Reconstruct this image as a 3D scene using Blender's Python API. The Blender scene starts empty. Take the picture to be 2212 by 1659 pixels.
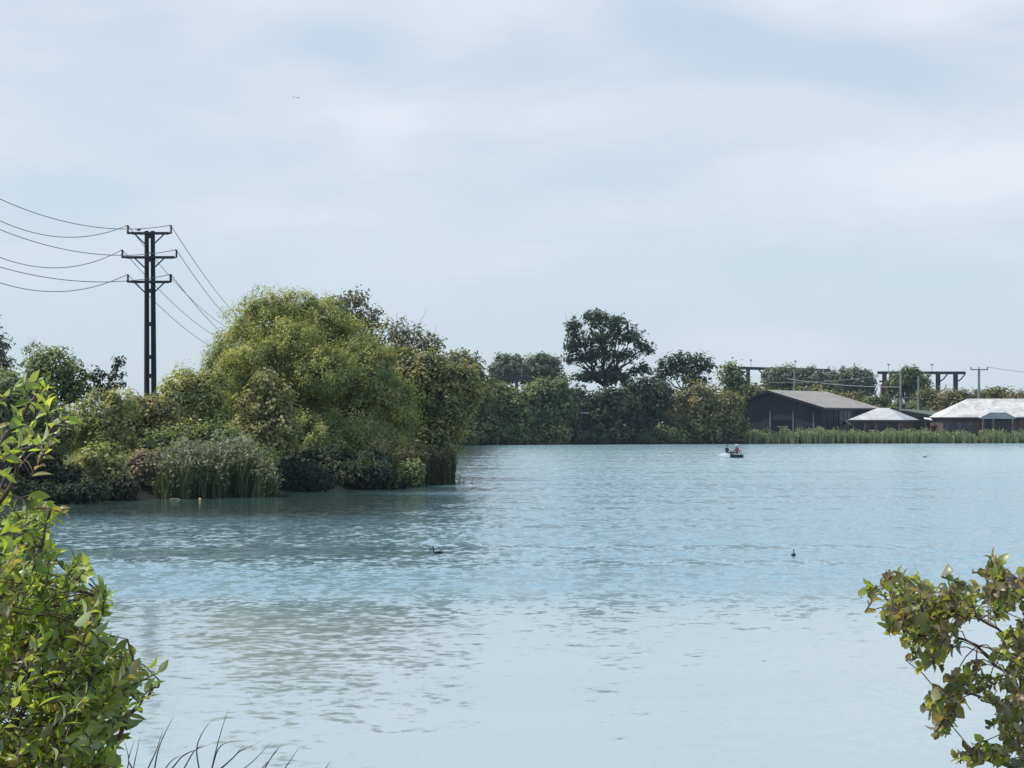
import bpy, bmesh, math, random
import numpy as np
from mathutils import Vector, Matrix, Quaternion

C = bpy.context.scene.collection
SC = bpy.context.scene
R = math.radians
rng = np.random.default_rng(7)
random.seed(7)

# ------------------------------------------------------------------ camera
FPX, CX, HY, CAMH = 4990.0, 1106.0, 908.0, 4.5      # focal length and horizon of the photograph (2212 px wide), eye height in metres
cam_d = bpy.data.cameras.new('camera')
cam_d.sensor_width = 36.0
cam_d.lens = 36.0 * FPX / 2212.0
cam_d.shift_y = (HY - 829.5) / 2212.0
cam_d.clip_start = 0.1
cam_d.clip_end = 20000
cam = bpy.data.objects.new('camera', cam_d)
cam.location = (0, 0, CAMH)
cam.rotation_euler = (R(90), 0, 0)
C.objects.link(cam)
SC.camera = cam

# ------------------------------------------------------------------ sun and sky
SUN_EL, SUN_AZ = R(57), R(-78)
sd = Vector((math.sin(SUN_AZ) * math.cos(SUN_EL), math.cos(SUN_AZ) * math.cos(SUN_EL), math.sin(SUN_EL)))
sun_d = bpy.data.lights.new('sun', 'SUN')
sun_d.energy = 5.0
sun_d.angle = R(0.6)
sun_d.color = (1.0, 0.955, 0.87)
sun = bpy.data.objects.new('sun', sun_d)
sun.rotation_euler = sd.to_track_quat('Z', 'Y').to_euler()
sun.location = (0, 0, 60)
C.objects.link(sun)

class NT:
    """small helper for node graphs"""
    def __init__(self, tree):
        self.t = tree
    def n(self, typ, **kw):
        nd = self.t.nodes.new(typ)
        for k, v in kw.items():
            if k.startswith('i_'):
                key = k[2:]
                key = int(key) if key.isdigit() else key.replace('_', ' ')
                s = nd.inputs[key]
                if hasattr(v, 'is_output') or isinstance(v, bpy.types.NodeSocket):
                    self.t.links.new(v, s)
                else:
                    s.default_value = v
            else:
                setattr(nd, k, v)
        return nd
    def math(self, op, a, b=0.0, c=None, clamp=False):
        nd = self.t.nodes.new('ShaderNodeMath'); nd.operation = op; nd.use_clamp = clamp
        for i, v in enumerate((a, b) if c is None else (a, b, c)):
            if isinstance(v, bpy.types.NodeSocket): self.t.links.new(v, nd.inputs[i])
            else: nd.inputs[i].default_value = v
        return nd.outputs[0]
    def mix(self, f, a, b, blend='MIX'):
        nd = self.t.nodes.new('ShaderNodeMix'); nd.data_type = 'RGBA'; nd.blend_type = blend
        for s, v in ((nd.inputs[0], f), (nd.inputs[6], a), (nd.inputs[7], b)):
            if isinstance(v, bpy.types.NodeSocket): self.t.links.new(v, s)
            else: s.default_value = v if not isinstance(v, tuple) else (v + (1,))[:4]
        return nd.outputs[2]
    def smooth(self, v, a, b, lo=0.0, hi=1.0):
        nd = self.t.nodes.new('ShaderNodeMapRange'); nd.interpolation_type = 'SMOOTHSTEP'
        self.t.links.new(v, nd.inputs[0])
        for i, x in enumerate((a, b, lo, hi)): nd.inputs[i + 1].default_value = x
        return nd.outputs[0]
    def link(self, a, b): self.t.links.new(a, b)

world = bpy.data.worlds.new('World')
SC.world = world
world.use_nodes = True
wt = world.node_tree
for nd in list(wt.nodes): wt.nodes.remove(nd)
w = NT(wt)
tc = w.n('ShaderNodeTexCoord')
sky = w.n('ShaderNodeTexSky', sky_type='NISHITA', sun_disc=False, sun_elevation=SUN_EL, sun_rotation=SUN_AZ,
          altitude=50, air_density=1.0, dust_density=0.6, ozone_density=1.6)
sep = w.n('ShaderNodeSeparateXYZ', i_0=tc.outputs['Generated'])
az = w.math('ARCTAN2', sep.outputs[0], sep.outputs[1])
el = w.math('ARCSINE', sep.outputs[2])
def cloudcoord(ax, ay, dz):
    return w.n('ShaderNodeCombineXYZ', i_0=w.math('MULTIPLY', az, ax), i_1=w.math('MULTIPLY', el, ay), i_2=dz).outputs[0]
n1 = w.n('ShaderNodeTexNoise', i_Vector=cloudcoord(8, 24, 3.1), i_Scale=1.0, i_Detail=8.0, i_Roughness=0.52, i_Distortion=0.35)
n2 = w.n('ShaderNodeTexNoise', i_Vector=cloudcoord(3.0, 9, 8.7), i_Scale=1.0, i_Detail=3.0, i_Roughness=0.5)
def spot(u, v, ru, rv, tilt=0.0):
    """soft opening in the clouds round a direction (u, v in photo pixels give the direction)"""
    a0 = math.atan((u - CX) / FPX); e0 = math.atan((HY - v) / FPX)
    da = w.math('SUBTRACT', az, a0); de = w.math('SUBTRACT', el, e0)
    ct, st = math.cos(tilt), math.sin(tilt)
    x = w.math('ADD', w.math('MULTIPLY', da, ct), w.math('MULTIPLY', de, st))
    y = w.math('SUBTRACT', w.math('MULTIPLY', de, ct), w.math('MULTIPLY', da, st))
    x = w.math('MULTIPLY', x, FPX / ru); y = w.math('MULTIPLY', y, FPX / rv)
    d = w.math('ADD', w.math('MULTIPLY', x, x), w.math('MULTIPLY', y, y))
    return w.math('POWER', 2.718, w.math('MULTIPLY', d, -1.0))
base = w.math('ADD', w.math('MULTIPLY', n1.outputs[0], 1.1), w.math('MULTIPLY', n2.outputs[0], 0.9))
base = w.math('ADD', base, -0.31)
for (u, v, ru, rv, tl, k) in ((1900, 170, 420, 75, -0.28, -0.36), (1480, 60, 200, 60, -0.1, -0.26), (780, 120, 160, 60, -0.3, -0.30), (150, 110, 160, 45, 0.1, -0.12),
                          (1480, 400, 220, 45, 0.0, -0.20), (120, 420, 200, 45, 0, -0.22), (480, 760, 800, 110, 0, -0.36), (1600, 690, 900, 150, 0, -0.30), (1000, 640, 200, 60, 0, -0.10),
                          (1650, 225, 300, 45, 0.0, 0.20), (640, 470, 260, 40, 0.08, 0.20), (2000, 60, 160, 50, -0.6, 0.15), (200, 30, 420, 30, 0, 0.12), (1000, 260, 500, 60, 0, 0.10)):
    base = w.math('ADD', base, w.math('MULTIPLY', spot(u, v, ru, rv, tl), k))
up = w.smooth(el, R(13), R(42), 0.0, -0.42)
base = w.math('ADD', base, up)
base = w.math('ADD', base, w.smooth(el, R(1.5), R(6.5), -0.34, 0.0))
cm = w.smooth(base, 0.02, 1.08, 0.0, 1.0)
cloud = w.mix(w.smooth(n1.outputs[0], 0.35, 0.65), (6.75, 7.25, 8.15), (7.7, 7.95, 8.6))
veil = w.mix(0.7, sky.outputs[0], (5.7, 7.05, 8.45))
col = w.mix(w.math('MULTIPLY', cm, 0.86), veil, cloud)
bg = w.n('ShaderNodeBackground', i_Color=w.mix(w.smooth(el, R(11), R(26)), col, w.mix(0.75, col, (2.9, 4.9, 7.4))), i_Strength=0.1045)
wo = w.n('ShaderNodeOutputWorld', i_Surface=bg.outputs[0])

SC.view_settings.view_transform = 'Standard'
SC.view_settings.look = 'None'
SC.view_settings.exposure = 0.05
SC.view_settings.gamma = 1.0
SC.cycles.max_bounces = 8
SC.cycles.transparent_max_bounces = 4
SC.cycles.volume_bounces = 1

# ------------------------------------------------------------------ helpers
def P(px, py, Y):
    """the world point that stands at depth Y behind photo pixel (px, py) of the 2212 px wide photograph"""
    return Vector(((px - CX) / FPX * Y, Y, CAMH - (py - HY) / FPX * Y))
def X(px, Y): return (px - CX) / FPX * Y
def Z(py, Y): return CAMH - (py - HY) / FPX * Y

def tag(o, label=None, cat=None, group=None, kind=None):
    if label: o['label'] = label
    if cat: o['category'] = cat
    if group: o['group'] = group
    if kind: o['kind'] = kind
    return o
def empty(name, loc=(0, 0, 0), label=None, cat=None, group=None):
    o = bpy.data.objects.new(name, None)
    o.empty_display_size = 0.3
    o.location = loc
    C.objects.link(o)
    return tag(o, label, cat, group)
def link(name, me, mat=None, parent=None, smooth=False):
    """vertices are in world space; a child keeps them there by its local offset"""
    o = bpy.data.objects.new(name, me)
    me.name = name
    C.objects.link(o)
    if mat is not None: me.materials.append(mat)
    if parent is not None:
        o.parent = parent
        off = Vector((0, 0, 0)); q = parent
        while q is not None:
            off += q.location; q = q.parent
        o.location = -off
    if smooth:
        me.polygons.foreach_set('use_smooth', [True] * len(me.polygons))
    return o
def mesh_np(verts, faces_flat, k, cols=None):
    """fast mesh from numpy arrays, k vertices per face"""
    me = bpy.data.meshes.new('m')
    nf = len(faces_flat) // k
    me.vertices.add(len(verts)); me.vertices.foreach_set('co', np.asarray(verts, dtype=np.float32).ravel())
    me.loops.add(nf * k); me.loops.foreach_set('vertex_index', np.asarray(faces_flat, dtype=np.int32))
    me.polygons.add(nf); me.polygons.foreach_set('loop_start', np.arange(0, nf * k, k, dtype=np.int32))
    me.polygons.foreach_set('loop_total', np.full(nf, k, dtype=np.int32))
    if cols is not None:
        a = me.color_attributes.new('tint', 'FLOAT_COLOR', 'POINT')
        c4 = np.ones((len(verts), 4), dtype=np.float32); c4[:, :3] = cols
        a.data.foreach_set('color', c4.ravel())
    me.update(calc_edges=True)
    return me
def unit(a):
    return a / np.maximum(np.linalg.norm(a, axis=-1, keepdims=True), 1e-9)

class MB:
    """collects shapes into one mesh, in world space"""
    def __init__(self): self.v = []; self.f = []
    def add(self, vs, fs):
        b = len(self.v); self.v += [tuple(p) for p in vs]; self.f += [tuple(i + b for i in f) for f in fs]
    def box(self, lo, hi, M=None):
        vs = [Vector((x, y, z)) for x in (lo[0], hi[0]) for y in (lo[1], hi[1]) for z in (lo[2], hi[2])]
        if M is not None: vs = [M @ p for p in vs]
        self.add(vs, [(0, 1, 3, 2), (4, 6, 7, 5), (0, 4, 5, 1), (2, 3, 7, 6), (0, 2, 6, 4), (1, 5, 7, 3)])
    def tube(self, pts, rad, n=6, cap=True):
        pts = [Vector(p) for p in pts]
        if not isinstance(rad, (list, tuple)): rad = [rad] * len(pts)
        b = len(self.v); ref = None
        for i, p in enumerate(pts):
            d = (pts[min(i + 1, len(pts) - 1)] - pts[max(i - 1, 0)]).normalized()
            if ref is None: ref = d.orthogonal().normalized()
            ref = (ref - d * ref.dot(d))
            ref = ref.normalized() if ref.length > 1e-6 else d.orthogonal().normalized()
            s = d.cross(ref)
            for j in range(n):
                a = 2 * math.pi * j / n
                self.v.append(tuple(p + (ref * math.cos(a) + s * math.sin(a)) * rad[i]))
        for i in range(len(pts) - 1):
            for j in range(n):
                k = (j + 1) % n
                self.f.append((b + i * n + j, b + i * n + k, b + (i + 1) * n + k, b + (i + 1) * n + j))
        if cap:
            self.f.append(tuple(b + j for j in range(n))[::-1])
            e = b + (len(pts) - 1) * n
            self.f.append(tuple(e + j for j in range(n)))
    def ball(self, c, r, seg=12, rings=8, M=None):
        c = Vector(c); r = Vector(r) if not isinstance(r, (int, float)) else Vector((r, r, r))
        vs = []
        for i in range(rings + 1):
            t = math.pi * i / rings
            for j in range(seg):
                a = 2 * math.pi * j / seg
                p = Vector((math.sin(t) * math.cos(a) * r.x, math.sin(t) * math.sin(a) * r.y, math.cos(t) * r.z))
                if M is not None: p = M @ p
                vs.append(c + p)
        fs = []
        for i in range(rings):
            for j in range(seg):
                k = (j + 1) % seg
                if i == 0: fs.append((j, seg + j, seg + k)) if False else fs.append((i * seg + j, (i + 1) * seg + j, (i + 1) * seg + k, i * seg + k))
                else: fs.append((i * seg + j, (i + 1) * seg + j, (i + 1) * seg + k, i * seg + k))
        self.add(vs, fs)
    def build(self, name, mat, parent=None, smooth=False, clean=False):
        me = bpy.data.meshes.new(name)
        me.from_pydata(self.v, [], self.f)
        if clean or smooth:
            bm = bmesh.new(); bm.from_mesh(me)
            bmesh.ops.remove_doubles(bm, verts=bm.verts, dist=1e-5)
            bmesh.ops.recalc_face_normals(bm, faces=bm.faces)
            bm.to_mesh(me); bm.free()
        me.update()
        return link(name, me, mat, parent, smooth)

# ------------------------------------------------------------------ materials
def new_mat(name):
    m = bpy.data.materials.new(name); m.use_nodes = True
    t = m.node_tree
    for nd in list(t.nodes): t.nodes.remove(nd)
    return m, NT(t)
def simple(name, c, rough=0.6, var=0.15, scale=3.0, metal=0.0, spec=0.4, c2=None, stretch=None):
    m, g = new_mat(name)
    tcn = g.n('ShaderNodeTexCoord')
    vec = tcn.outputs['Object']
    if stretch: vec = g.n('ShaderNodeMapping', i_Vector=vec, i_Scale=stretch).outputs[0]
    nz = g.n('ShaderNodeTexNoise', i_Vector=vec, i_Scale=scale, i_Detail=5.0, i_Roughness=0.6)
    dk = tuple(x * (1 - var * 2) for x in c) if c2 is None else c2
    f = g.smooth(nz.outputs[0], 0.32, 0.68)
    col = g.mix(f, dk, tuple(min(1, x * (1 + var)) for x in c) if c2 is None else c)
    b = g.n('ShaderNodeBsdfPrincipled', i_Base_Color=col, i_Roughness=rough, i_Metallic=metal)
    b.inputs['Specular IOR Level'].default_value = spec
    g.n('ShaderNodeOutputMaterial', i_Surface=b.outputs[0])
    return m
def leaf_material(name, trans=0.4, rough=0.6, under=None, spec=0.12, tscale=(1.25, 1.35, 0.5)):
    m, g = new_mat(name)
    at = g.n('ShaderNodeAttribute', attribute_name='tint')
    col = at.outputs['Color']
    if under is not None:
        geo = g.n('ShaderNodeNewGeometry')
        col2 = g.mix(0.55, col, under)
        colf = g.mix(geo.outputs['Backfacing'], col, col2)
    else: colf = col
    b = g.n('ShaderNodeBsdfPrincipled', i_Base_Color=colf, i_Roughness=rough)
    b.inputs['Specular IOR Level'].default_value = spec
    tr = g.n('ShaderNodeBsdfTranslucent', i_Color=g.mix(1.0, col, tscale, 'MULTIPLY'))
    mx = g.n('ShaderNodeMixShader', i_0=trans, i_1=b.outputs[0], i_2=tr.outputs[0])
    g.n('ShaderNodeOutputMaterial', i_Surface=mx.outputs[0])
    return m

M_LEAF = leaf_material('foliage_leaf', 0.32)
M_REED = leaf_material('reed_blade', 0.25, 0.6)
M_BARK = simple('bark', (0.075, 0.060, 0.046), 0.9, 0.3, 4, spec=0.2)
M_BARKD = simple('dark_bark', (0.030, 0.026, 0.022), 0.9, 0.3, 4, spec=0.1)
M_BARKG = simple('grey_bark', (0.17, 0.15, 0.13), 0.9, 0.25, 4, spec=0.2)
M_POLE = simple('creosoted_timber', (0.020, 0.019, 0.026), 0.7, 0.3, 3, stretch=(1, 1, 0.1))
M_STEEL = simple('dark_steel', (0.030, 0.032, 0.042), 0.5, 0.2, 6, spec=0.4)
M_INSUL = simple('brown_glazed_ceramic', (0.035, 0.026, 0.030), 0.3, 0.2, 10)
M_WIRE = simple('grey_conductor', (0.16, 0.17, 0.19), 0.5, 0.1, 5, metal=0.3)
M_GREYPOLE = simple('grey_galvanised_pole', (0.26, 0.29, 0.31), 0.6, 0.15, 3)

# ------------------------------------------------------------------ ground (one sheet) and water
def G(px, py):
    Y = FPX * CAMH / (py - HY)
    return (X(px, Y), Y)
pen = [(-420, 60), (-75, 112), G(-150, 1101), G(0, 1094), G(150, 1087), G(250, 1081), G(380, 1077), G(590, 1073), G(612, 1063), G(780, 1058), G(900, 1049), G(968, 1045)]
tip = pen[-1]
pen += [(X(966, 185), 185), (X(940, 260), 260), (X(900, 420), 420), (-420, 470)]
far = [(-3500, 405), (-100, 410), (X(960, 418), 418), (X(1300, 432), 432), (X(1600, 441), 441), (X(1900, 449), 449), (X(2300, 458), 458), (260, 470), (3500, 480), (3500, 9000), (-3500, 9000)]
near = [(-3500, -400), (3500, -400), (3500, 5), (30, 9), (6, 12.5), (-6, 12.5), (-30, 9), (-3500, 5)]
def sdist(px_, py_, poly):
    """signed distance, positive inside"""
    n = len(poly); d = np.full(px_.shape, 1e9); ins = np.zeros(px_.shape, bool)
    for i in range(n):
        ax, ay = poly[i]; bx, by = poly[(i + 1) % n]
        ex, ey = bx - ax, by - ay
        t = np.clip(((px_ - ax) * ex + (py_ - ay) * ey) / (ex * ex + ey * ey), 0, 1)
        d = np.minimum(d, np.hypot(px_ - ax - t * ex, py_ - ay - t * ey))
        c = ((ay > py_) != (by > py_)) & (px_ < (bx - ax) * (py_ - ay) / ((by - ay) if by != ay else 1e-9) + ax)
        ins ^= c
    return np.where(ins, d, -d)
def ground_z(x, y):
    x = np.asarray(x, float); y = np.asarray(y, float)
    a = np.clip(sdist(x, y, pen) * 0.45, -1.5, 0.9)
    b = np.clip(sdist(x, y, far) * 0.22, -1.5, 1.7)
    c = np.clip(sdist(x, y, near) * 0.36, -1.5, 2.75)
    e = np.maximum(np.maximum(a, b), c)
    return e + np.where(e > 0.3, 0.12 * np.sin(x * 0.31) * np.cos(y * 0.23), 0)
xs = np.unique(np.concatenate([-np.geomspace(180, 2600, 12), np.arange(-180, 241, 3.0), np.arange(-12, 12, 0.8), np.geomspace(240, 2600, 12)]))
ys = np.unique(np.concatenate([[-400, -200, -100, -50, -20], np.arange(-10, 20, 0.8), np.arange(20, 100, 8.0), np.arange(100, 200, 2.5), np.arange(200, 400, 10), np.arange(400, 520, 3.0), np.geomspace(520, 2700, 16)]))
gx, gy = np.meshgrid(xs, ys)
gz = ground_z(gx, gy)
nv = len(xs)
ii, jj = np.meshgrid(np.arange(len(ys) - 1), np.arange(nv - 1), indexing='ij')
q = np.stack([ii * nv + jj, ii * nv + jj + 1, (ii + 1) * nv + jj + 1, (ii + 1) * nv + jj], -1).reshape(-1)
gm, g = new_mat('ground_grass')
t_ = g.n('ShaderNodeTexCoord')
na = g.n('ShaderNodeTexNoise', i_Vector=t_.outputs['Object'], i_Scale=0.25, i_Detail=8.0, i_Roughness=0.65)
nb = g.n('ShaderNodeTexNoise', i_Vector=t_.outputs['Object'], i_Scale=6.0, i_Detail=5.0, i_Roughness=0.7)
c_ = g.mix(g.smooth(na.outputs[0], 0.4, 0.6), (0.045, 0.060, 0.018), (0.085, 0.095, 0.035))
c_ = g.mix(g.smooth(nb.outputs[0], 0.45, 0.7), c_, (0.05, 0.04, 0.025))
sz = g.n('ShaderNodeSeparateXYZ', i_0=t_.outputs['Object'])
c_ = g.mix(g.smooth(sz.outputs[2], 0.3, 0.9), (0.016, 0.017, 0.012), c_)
b_ = g.n('ShaderNodeBsdfPrincipled', i_Base_Color=c_, i_Roughness=0.95)
b_.inputs['Specular IOR Level'].default_value = 0.1
bp = g.n('ShaderNodeBump', i_Height=nb.outputs[0], i_Strength=0.6, i_Distance=0.1)
g.link(bp.outputs[0], b_.inputs['Normal'])
g.n('ShaderNodeOutputMaterial', i_Surface=b_.outputs[0])
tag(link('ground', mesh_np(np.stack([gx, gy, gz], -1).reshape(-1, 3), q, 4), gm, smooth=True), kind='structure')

wm, g = new_mat('lake_water')
t_ = g.n('ShaderNodeTexCoord')
ob = t_.outputs['Object']
s_ = g.n('ShaderNodeSeparateXYZ', i_0=ob)
wx, wy = s_.outputs[0], s_.outputs[1]
# wind zones: broad drifting patches, stretched across the wind
zn = g.n('ShaderNodeTexNoise', i_Vector=g.n('ShaderNodeMapping', i_Vector=ob, i_Scale=(0.045, 0.11, 1)).outputs[0], i_Scale=1.0, i_Detail=4.0, i_Roughness=0.55)
st = g.n('ShaderNodeTexNoise', i_Vector=g.n('ShaderNodeMapping', i_Vector=ob, i_Scale=(0.02, 0.20, 1)).outputs[0], i_Scale=1.0, i_Detail=3.0, i_Roughness=0.5)
zc = g.math('SUBTRACT', zn.outputs[0], 0.5)
yy = g.math('ADD', wy, g.math('MULTIPLY', g.math('MULTIPLY', zc, wy), 0.22))
def band(v, a, b, s):
    return g.math('MULTIPLY', g.smooth(v, a - s, a + s), g.smooth(v, b - s, b + s, 1.0, 0.0))
left = g.math('ADD', g.math('MULTIPLY', band(yy, 58, 72, 3.0), 0.9), g.math('MULTIPLY', band(yy, 82, 100, 3.5), 0.28))
left = g.math('ADD', left, g.math('MULTIPLY', g.smooth(yy, 100, 112), 0.04))
right = g.math('MULTIPLY', g.smooth(yy, 50, 66), g.smooth(st.outputs[0], 0.36, 0.56, 0.6, 1.0))
xr = g.math('ADD', wx, g.math('MULTIPLY', zc, 14.0))
side = g.smooth(xr, -8.0, 3.0)
rip = g.math('ADD', g.math('MULTIPLY', left, g.math('SUBTRACT', 1.0, side)), g.math('MULTIPLY', right, side))
w1 = g.n('ShaderNodeTexNoise', i_Vector=g.n('ShaderNodeMapping', i_Vector=ob, i_Scale=(1.4, 1.5, 1)).outputs[0], i_Scale=1.0, i_Detail=2.0, i_Roughness=0.5, i_Distortion=0.3)
w2 = g.n('ShaderNodeTexNoise', i_Vector=g.n('ShaderNodeMapping', i_Vector=ob, i_Scale=(4.5, 3.5, 1)).outputs[0], i_Scale=1.0, i_Detail=2.0, i_Roughness=0.5)
w3 = g.n('ShaderNodeTexNoise', i_Vector=g.n('ShaderNodeMapping', i_Vector=ob, i_Scale=(2.4, 0.55, 1)).outputs[0], i_Scale=1.0, i_Detail=3.0, i_Roughness=0.6)
def vsub(a): return g.n('ShaderNodeVectorMath', operation='SUBTRACT', i_0=a, i_1=(0.5, 0.5, 0.5)).outputs[0]
def vscale(a, k):
    nd = g.n('ShaderNodeVectorMath', operation='SCALE', i_0=a)
    if isinstance(k, bpy.types.NodeSocket): g.link(k, nd.inputs['Scale'])
    else: nd.inputs['Scale'].default_value = k
    return nd.outputs[0]
def vadd(a, b): return g.n('ShaderNodeVectorMath', operation='ADD', i_0=a, i_1=b).outputs[0]
calm = g.math('ADD', 0.085, g.math('MULTIPLY', rip, 0.55))
sl = vscale(vsub(w1.outputs[1]), calm)
sl = vadd(sl, vscale(vsub(w2.outputs[1]), g.math('ADD', 0.11, g.math('MULTIPLY', rip, 0.75))))
sl = vadd(sl, vscale(vsub(w3.outputs[1]), g.math('MULTIPLY', rip, 0.75)))
sl = g.n('ShaderNodeVectorMath', operation='MULTIPLY', i_0=sl, i_1=(1, 1, 0)).outputs[0]
nrm = g.n('ShaderNodeVectorMath', operation='NORMALIZE', i_0=vadd(sl, (0, 0, 1))).outputs[0]
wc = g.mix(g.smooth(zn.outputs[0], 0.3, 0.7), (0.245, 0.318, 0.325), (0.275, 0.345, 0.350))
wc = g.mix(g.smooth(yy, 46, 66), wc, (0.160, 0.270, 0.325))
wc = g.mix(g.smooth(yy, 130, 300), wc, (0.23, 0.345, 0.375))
spit_shade = g.math('MULTIPLY', g.smooth(yy, 99, 115), g.smooth(xr, 2.0, -10.0))
wc = g.mix(g.math('MULTIPLY', spit_shade, 0.85), wc, (0.030, 0.058, 0.036))  # dark tree shade and reflection by the spit, painted into the water colour
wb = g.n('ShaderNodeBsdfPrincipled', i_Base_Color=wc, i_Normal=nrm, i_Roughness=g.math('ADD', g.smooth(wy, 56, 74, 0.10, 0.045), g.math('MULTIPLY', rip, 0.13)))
wb.inputs['IOR'].default_value = 1.333
g.n('ShaderNodeOutputMaterial', i_Surface=wb.outputs[0])
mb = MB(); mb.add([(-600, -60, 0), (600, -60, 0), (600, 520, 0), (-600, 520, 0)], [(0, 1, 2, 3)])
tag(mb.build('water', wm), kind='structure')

# ------------------------------------------------------------------ foliage builders
GREENS = {
    'willow': [(0.120, 0.150, 0.030), (0.090, 0.120, 0.026), (0.150, 0.165, 0.035), (0.070, 0.100, 0.024)],
    'olive':  [(0.105, 0.120, 0.032), (0.080, 0.095, 0.026), (0.125, 0.125, 0.035), (0.062, 0.080, 0.025)],
    'yellow': [(0.112, 0.140, 0.032), (0.128, 0.148, 0.036), (0.090, 0.118, 0.030)],
    'mid':    [(0.070, 0.100, 0.028), (0.055, 0.085, 0.026), (0.090, 0.115, 0.030)],
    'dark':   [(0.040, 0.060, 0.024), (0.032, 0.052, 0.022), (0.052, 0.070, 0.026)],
    'brown':  [(0.110, 0.100, 0.040), (0.085, 0.085, 0.034), (0.095, 0.110, 0.034)],
    'grey':   [(0.085, 0.090, 0.040), (0.065, 0.075, 0.032), (0.055, 0.068, 0.028)],
    'pale':   [(0.090, 0.115, 0.050), (0.075, 0.100, 0.045)],  # distance haze put into the leaf colour of trees beyond the shore
}
for k_, v_ in GREENS.items(): GREENS[k_] = [(a * 1.19, b * 0.97, c * 1.75) for a, b, c in v_]
def leaves(centers, normals, dirs, L, W, cols):
    """one rhombus-shaped leaf (or spray of leaves) per row, bent along its rib"""
    n = len(centers)
    nrm = unit(normals)
    d = dirs - nrm * np.sum(dirs * nrm, -1, keepdims=True)
    d = unit(d)
    s = np.cross(nrm, d)
    L = np.broadcast_to(np.asarray(L, float).reshape(-1, 1), (n, 1)); W = np.broadcast_to(np.asarray(W, float).reshape(-1, 1), (n, 1))
    v = np.empty((n, 4, 3))
    v[:, 0] = centers - d * L * 0.5
    v[:, 1] = centers + s * W * 0.5 + nrm * W * 0.12 + d * L * 0.05
    v[:, 2] = centers + d * L * 0.5 - nrm * L * 0.06
    v[:, 3] = centers - s * W * 0.5 + nrm * W * 0.12 + d * L * 0.05
    f = np.arange(n * 4, dtype=np.int32)
    c = np.repeat(cols, 4, axis=0)
    return v.reshape(-1, 3), f, c
def crown_points(lobes, Y, s_px, cover=7.0, clump_px=26, palette='mid', thick=0.8, flat=0.0, droop=0.0, shape=0.55, core=0.35, edge=1.0):
    """lobes: (px, py, rx, ry[, dY]) in photo pixels at depth Y; returns leaf arrays in metres"""
    pal = np.array(GREENS[palette])
    CE, NO, DI, CO, SZ = [], [], [], [], []
    for lb in lobes:
        px, py, rx, ry = lb[:4]; dY = lb[4] if len(lb) > 4 else 0.0
        Yl = Y + dY; sc = Yl / FPX
        c = np.array(P(px, py, Yl)); r = np.array([rx * sc, rx * sc * thick, ry * sc])
        rc = clump_px * sc
        n_leaf = int(cover * math.pi * rx * ry / (s_px * s_px * 0.5))
        n_cl = max(3, int(2.2 * math.pi * rx * ry / (clump_px * clump_px)))
        per = max(4, n_leaf // n_cl)
        u = unit(rng.normal(size=(n_cl, 3)))
        rad = core + (1 - core) * rng.random((n_cl, 1)) ** 0.6
        rad *= 1 + (rng.random((n_cl, 1)) - 0.5) * 0.22 * edge
        cc = c + u * rad * r
        cr = rc * (0.55 + 0.75 * rng.random(n_cl))
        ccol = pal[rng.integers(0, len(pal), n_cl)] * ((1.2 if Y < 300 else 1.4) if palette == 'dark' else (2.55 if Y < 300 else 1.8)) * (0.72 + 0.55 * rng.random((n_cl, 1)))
        o = rng.normal(size=(n_cl, per, 3)) * 0.55
        o *= np.minimum(1, 1.25 / np.maximum(np.linalg.norm(o, axis=-1, keepdims=True), 1e-6)); o[..., 2] *= (1 - flat)
        ce = cc[:, None, :] + o * cr[:, None, None]
        no = unit(o + 1e-6) * 0.9 + u[:, None, :] * 0.8 + rng.normal(size=o.shape) * 0.65 + np.array([0, 0, 0.75])
        di = rng.normal(size=o.shape) * 0.8 + u[:, None, :] * 0.9 + np.array([0, 0, 0.3 - droop])
        co = np.repeat(ccol[:, None, :], per, 1) * (0.84 + 0.32 * rng.random((n_cl, per, 1)))
        CE.append(ce.reshape(-1, 3)); NO.append(no.reshape(-1, 3)); DI.append(di.reshape(-1, 3)); CO.append(co.reshape(-1, 3))
        SZ.append(s_px * sc * (0.65 + 0.8 * rng.random(n_cl * per)))
    CE, NO, DI, CO, SZ = map(np.concatenate, (CE, NO, DI, CO, SZ))
    lo = float(ground_z(CE[:1, 0], CE[:1, 1])[0])
    keep = CE[:, 2] > 0.04
    CE, NO, DI, CO, SZ = CE[keep], NO[keep], DI[keep], CO[keep], SZ[keep]
    return leaves(CE, NO, DI, SZ * 1.35, SZ * 1.35 * shape, CO)
def limb_pts(a, b, wob, n=5, rise=0.0):
    a, b = Vector(a), Vector(b); L = (b - a).length; out = []
    for i in range(n + 1):
        t = i / n
        p = a.lerp(b, t) + Vector((0, 0, rise * L * math.sin(math.pi * t)))
        if 0 < i < n: p += Vector((random.gauss(0, wob), random.gauss(0, wob), random.gauss(0, wob * .5))) * L
        out.append(p)
    return out
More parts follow.
